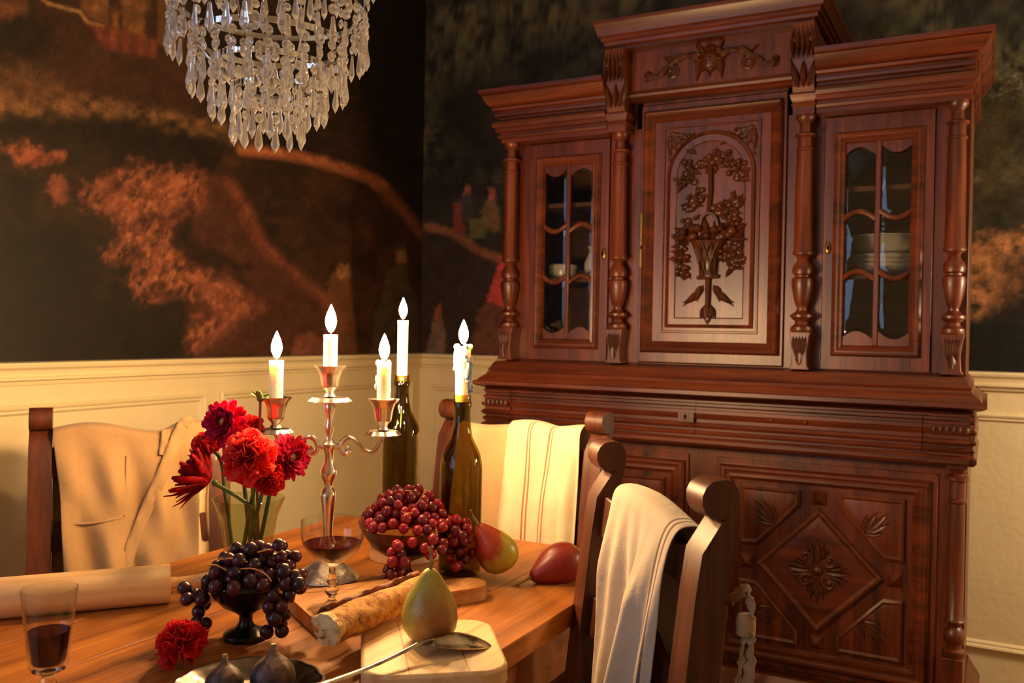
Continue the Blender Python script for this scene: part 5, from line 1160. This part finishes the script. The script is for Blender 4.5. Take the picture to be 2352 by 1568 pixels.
# spoon, bowl up-side down
S0 = np.array([-.612, .765, TZ+.031]); S1 = np.array([-.585, .888, TZ+.043]); S2 = np.array([-.533, .957, TZ+.0275])
SPN = thing('serving_spoon', 'old silver serving spoon lying face down on the maple board', 'spoon', (-.575, .88, TZ+.026))
b = MB(); pth = smooth_path([(-.640, .690, TZ+.0285), (-.620, .745, TZ+.0300), (-.600, .800, TZ+.034), (-.588, .845, TZ+.039), (-.580, .878, TZ+.0435), (-.574, .892, TZ+.0435)], 6)
wd = [.0095, .0098, .0095, .009, .0085, .008]+[.0075, .007, .0065, .006, .0055, .005]+[.0048]*6+[.0045]*6+[.0042]*7
V = []
for i, p in enumerate(pth):
    t = nrm(pth[min(i+1, len(pth)-1)]-pth[max(i-1, 0)]); sd = nrm(np.cross(t, (0, 0, 1))); up = np.cross(sd, t); w = wd[min(i, len(wd)-1)]
    V.append([tuple(p-sd*w), tuple(p-sd*w*.5+up*.0016), tuple(p+up*.0022), tuple(p+sd*w*.5+up*.0016), tuple(p+sd*w), tuple(p+sd*w*.5-up*.0010), tuple(p-up*.0014), tuple(p-sd*w*.5-up*.0010)])
b.loops(V); b.build('handle', M_['spoon'], SPN, ang=60)
sa = nrm(np.array([-.533, .957, 0])-np.array([-.578, .886, 0])); sd = np.array([sa[1], -sa[0], 0]); b = MB(); Lb = .086; L = []
for j in range(17):
    t = j/16; w = .0225*(max(0, math.sin(PI*min(1, t*.97+.015)))**.55)*(1-.22*t)+.0008; c = np.array([-.578, .886, 0])+sa*Lb*t
    zc_ = TZ+.042-.0115*t-.004*t*t; dm = .0135*math.sin(PI*min(1, t*.93+.07))**.8
    L.append([tuple(c+sd*w*s+np.array([0, 0, zc_-.004+dm*(1-s*s)])) for s in (-1, -.75, -.5, -.25, 0, .25, .5, .75, 1)])
b.loops(L, closed=False, cap0=False, cap1=False); b.build('bowl', M_['spoon'], SPN, ang=70, solid=.0013)
# silver tray with figs
TR = (-.706, .724); TRS_ = .81
def trmod(a, z): return 1+(.015*math.cos(16*a) if z > .012 else 0)
tag(MB().lathe([(r*TRS_, z) for r, z in [(0, .002), (.060, .002), (.070, .004), (.080, .012), (.097, .0165), (.101, .0185), (.1015, .0205), (.0985, .0205), (.095, .0185), (.079, .0145), (.069, .0065), (.058, .0045), (0, .0045)]], 64, mod=trmod).build('silver_dish', M_['tarnish'], None, world=TRS((TR[0], TR[1], TZ)), ang=35), 'tarnished round silver dish with a raised rim at the front', 'dish')
def fig_mat():
    m, nt, b = newmat('fig_skin'); L = nt.links; tc = N(nt, 'ShaderNodeTexCoord'); sx = N(nt, 'ShaderNodeSeparateXYZ'); L.new(tc.outputs['Object'], sx.inputs[0])
    mp = N(nt, 'ShaderNodeMapping'); mp.inputs['Scale'].default_value = (90, 90, 12); L.new(tc.outputs['Object'], mp.inputs[0]); n = N(nt, 'ShaderNodeTexNoise', i_Scale=1.2, i_Detail=3); L.new(mp.outputs[0], n.inputs[0])
    a = N(nt, 'ShaderNodeMath', operation='MULTIPLY_ADD'); a.inputs[1].default_value = 9.; L.new(sx.outputs[2], a.inputs[0]); L.new(n.outputs[0], a.inputs[2])
    r = ramp(nt, [(.62, lin((38, 34, 46))), (1.0, lin((150, 120, 90))), (.86, lin((92, 66, 62)))]); L.new(a.outputs[0], r.inputs[0]); L.new(r.outputs[0], b.inputs['Base Color']); b.inputs['Roughness'].default_value = .5; return m
M_['fig'] = fig_mat()
FIG = [(0, 0), (.010, .001), (.018, .006), (.0232, .014), (.0240, .022), (.0220, .030), (.0165, .037), (.009, .0425), (.0048, .046), (.0040, .050), (.0032, .0525), (0, .053)]
for lab, p, sc, tl in (('dark fig with pointed stem standing upright on the silver dish', (-.688, .744, TZ+.0045), 1.02, (0, 0, 1)), ('purple fig with cut stem at the left of the silver dish', (-.724, .708, TZ+.0045), .86, (-.10, .1, 1))):
    o = bpy.data.objects.new('fig', None); put(o, None, TRS(p, zto(tl))); tag(o, lab, 'fig', 'figs on the silver dish')
    MB().lathe([(r*sc, z*sc) for r, z in FIG], 28, mod=lambda a, z: 1+.015*math.cos(9*a)+.02*math.cos(3*a)).build('fig_flesh', M_['fig'], o, local=True, ang=180)
    MB().lathe([(.0030*sc, .049*sc), (.0034*sc, .0545*sc), (.0028*sc, .056*sc), (0, .0563*sc)], 10).build('stem', M_['pstem'], o, local=True)
# rolling pin
r0 = np.array([-1.27, .668, TZ+.0285]); r1 = np.array([-1.062, .928, TZ+.0285]); dd = nrm(r1-r0); RP = thing('rolling_pin', 'pale beech rolling pin lying along the left table edge', 'rolling pin', tuple((r0+r1)/2-np.array([0, 0, .0285])))
r0 = r1-dd*.34
Mx = lambda p: TRS(tuple(p), zto(dd))
MB().lathe([(0, 0), (.0268, 0), (.0282, .002), (.0282, .338), (.0268, .340), (0, .340)], 40).build('barrel', M_['pinw'] if 'pinw' in M_ else wood('beech_pin', (206, 156, 100), (228, 184, 128), (240, 204, 152), 'Z', scale=1.3, rough=.5, coat=0), RP, world=Mx(r0), ang=40)
for p, q in ((r1, 1), (r0, -1)):
    MB().lathe([(.0085, 0), (.0090, .004), (.0080, .012), (.0090, .030), (.0118, .055), (.0122, .068), (.0095, .082), (.004, .087), (0, .088)], 24).build('handle', M_['beech'], RP, world=TRS(tuple(p), zto(dd*q)), ang=60)
# round wooden box behind the grapes and the small block
bx = thing('round_box', 'shallow round pale wooden box half hidden behind the red grapes', 'box', (-.925, 1.335, TZ))
MB().lathe([(0, 0), (.063, 0), (.064, .001), (.064, .021), (0, .021)], 44).build('box_body', M_['beech'], bx, local=True)
MB().lathe([(0, .0215), (.0655, .0215), (.066, .0225), (.066, .034), (.065, .035), (0, .035)], 44).build('lid', M_['beech'], bx, local=True)
tag(MB().box(-.013, .013, -.011, .011, 0, .030).build('wooden_block', M_['beech'], None, world=TRS((-.842, 1.500, TZ), Matrix.Rotation(.5, 4, 'Z')), bev=.002), 'small pale wooden block near the far end of the table', 'block')

# ---------------------------------------------------------------- crystal chandelier
def mat_crystal():
    m, nt, b = newmat('crystal'); b.inputs['Base Color'].default_value = (1, .99, .97, 1); b.inputs['Roughness'].default_value = .02
    b.inputs['Transmission Weight'].default_value = .76; b.inputs['IOR'].default_value = 1.5; return m
M_['crystal'] = mat_crystal()
HX, HY = -.893, .940
CH = thing('chandelier', 'tiered crystal chandelier of octagon beads and teardrop prisms on chrome rings', 'chandelier', (HX, HY, 1.42))
pr = MB(); L = []
for r, z in ((.0016, 0), (.0028, -.001), (.0032, -.004), (.0036, -.010), (.0066, -.026), (.0056, -.0305), (.0003, -.0390)): L.append([(r*math.cos(a), r*.72*math.sin(a), z) for a in [2*PI*k/8+PI/8 for k in range(8)]])
pr.loops(L); PRM = pr.mesh('prism', None)
oc = MB(); oc.loops([[(r*math.cos(a), y, r*math.sin(a)-.0068) for a in [2*PI*k/8+PI/8 for k in range(8)]] for r, y in ((.0030, -.0034), (.0070, -.0006), (.0070, .0006), (.0030, .0034))]); OCM = oc.mesh('bead', None)
lk = MB(); lk.tube([(.0021*math.cos(a), 0, .0021*math.sin(a)) for a in [2*PI*k/10 for k in range(11)]], .00035, 4); LKM = lk.mesh('link', 60)
def tier(R, z, n, beads, ph, ringh=.008):
    rg_ = MB().lathe([(R-.001, z), (R+.001, z), (R+.001, z+ringh), (R-.001, z+ringh)], 72, (HX, HY, 0), close=True).build('chrome_ring', M_['chrome'], CH, ang=30)
    for i in range(n):
        a = 2*PI*(i+ph)/n; x = HX+R*math.cos(a); y = HY+R*math.sin(a); zz = z-.001
        for k in range(beads):
            tw = a+PI/2+R_.uniform(-.55, .55)
            inst('link', LKM, M_['wire'], rg_, TRS((x, y, zz), Matrix.Rotation(tw+PI/2, 4, 'Z')))
            zz -= .0015; inst('bead', OCM, M_['crystal'], rg_, TRS((x, y, zz), Matrix.Rotation(tw, 4, 'Z') @ Matrix.Rotation(R_.uniform(-.08, .08), 4, 'X'))); zz -= .0151
        inst('link', LKM, M_['wire'], rg_, TRS((x, y, zz), Matrix.Rotation(a, 4, 'Z'))); zz -= .0015
        inst('prism', PRM, M_['crystal'], rg_, TRS((x, y, zz), Matrix.Rotation(a+PI/2+R_.uniform(-.5, .5), 4, 'Z') @ Matrix.Rotation(R_.uniform(-.05, .05), 4, 'X')))
    return rg_
TI = [(.133, 1.612, 36, 2, .0), (.105, 1.561, 28, 2, .3), (.077, 1.530, 21, 2, .1), (.048, 1.497, 13, 2, .4)]
for t in TI: tier(*t)
tier(.150, 1.690, 40, 0, .2)
# bead festoons running up from the wide ring, then frame rods and chain
up_ = MB().lathe([(.058, 1.78), (.060, 1.78), (.060, 1.79), (.058, 1.79)], 40, (HX, HY, 0), close=True).build('chrome_ring', M_['chrome'], CH)
for i in range(18):
    a = 2*PI*i/18
    for k in range(6):
        t = (k+.5)/6; R = .133+(.1)*0-(.010)*math.sin(PI*t)+.017*t*0; z = 1.625+.065*t
        if k > 3: continue
        inst('bead', OCM, M_['crystal'], up_, TRS((HX+.134*math.cos(a+.05), HY+.134*math.sin(a+.05), 1.622+.0165*(k+1)), Matrix.Rotation(a+PI/2+R_.uniform(-.5, .5), 4, 'Z')))
rods = MB()
for i in range(4):
    a = 2*PI*i/4+.4
    rods.tube([(HX+r*math.cos(a), HY+r*math.sin(a), z) for r, z in ((.048, 1.50), (.077, 1.534), (.105, 1.565), (.133, 1.616), (.150, 1.694), (.059, 1.785), (.004, 1.86))], .0018, 6)
rods.build('frame_rods', M_['chrome'], CH)
MB().lathe([(.004, 1.85), (.010, 1.86), (.010, 1.88), (.003, 1.89), (.003, 2.56), (.05, 2.57), (.055, 2.598)], 20, (HX, HY, 0)).build('hanging_rod', M_['chrome'], CH)
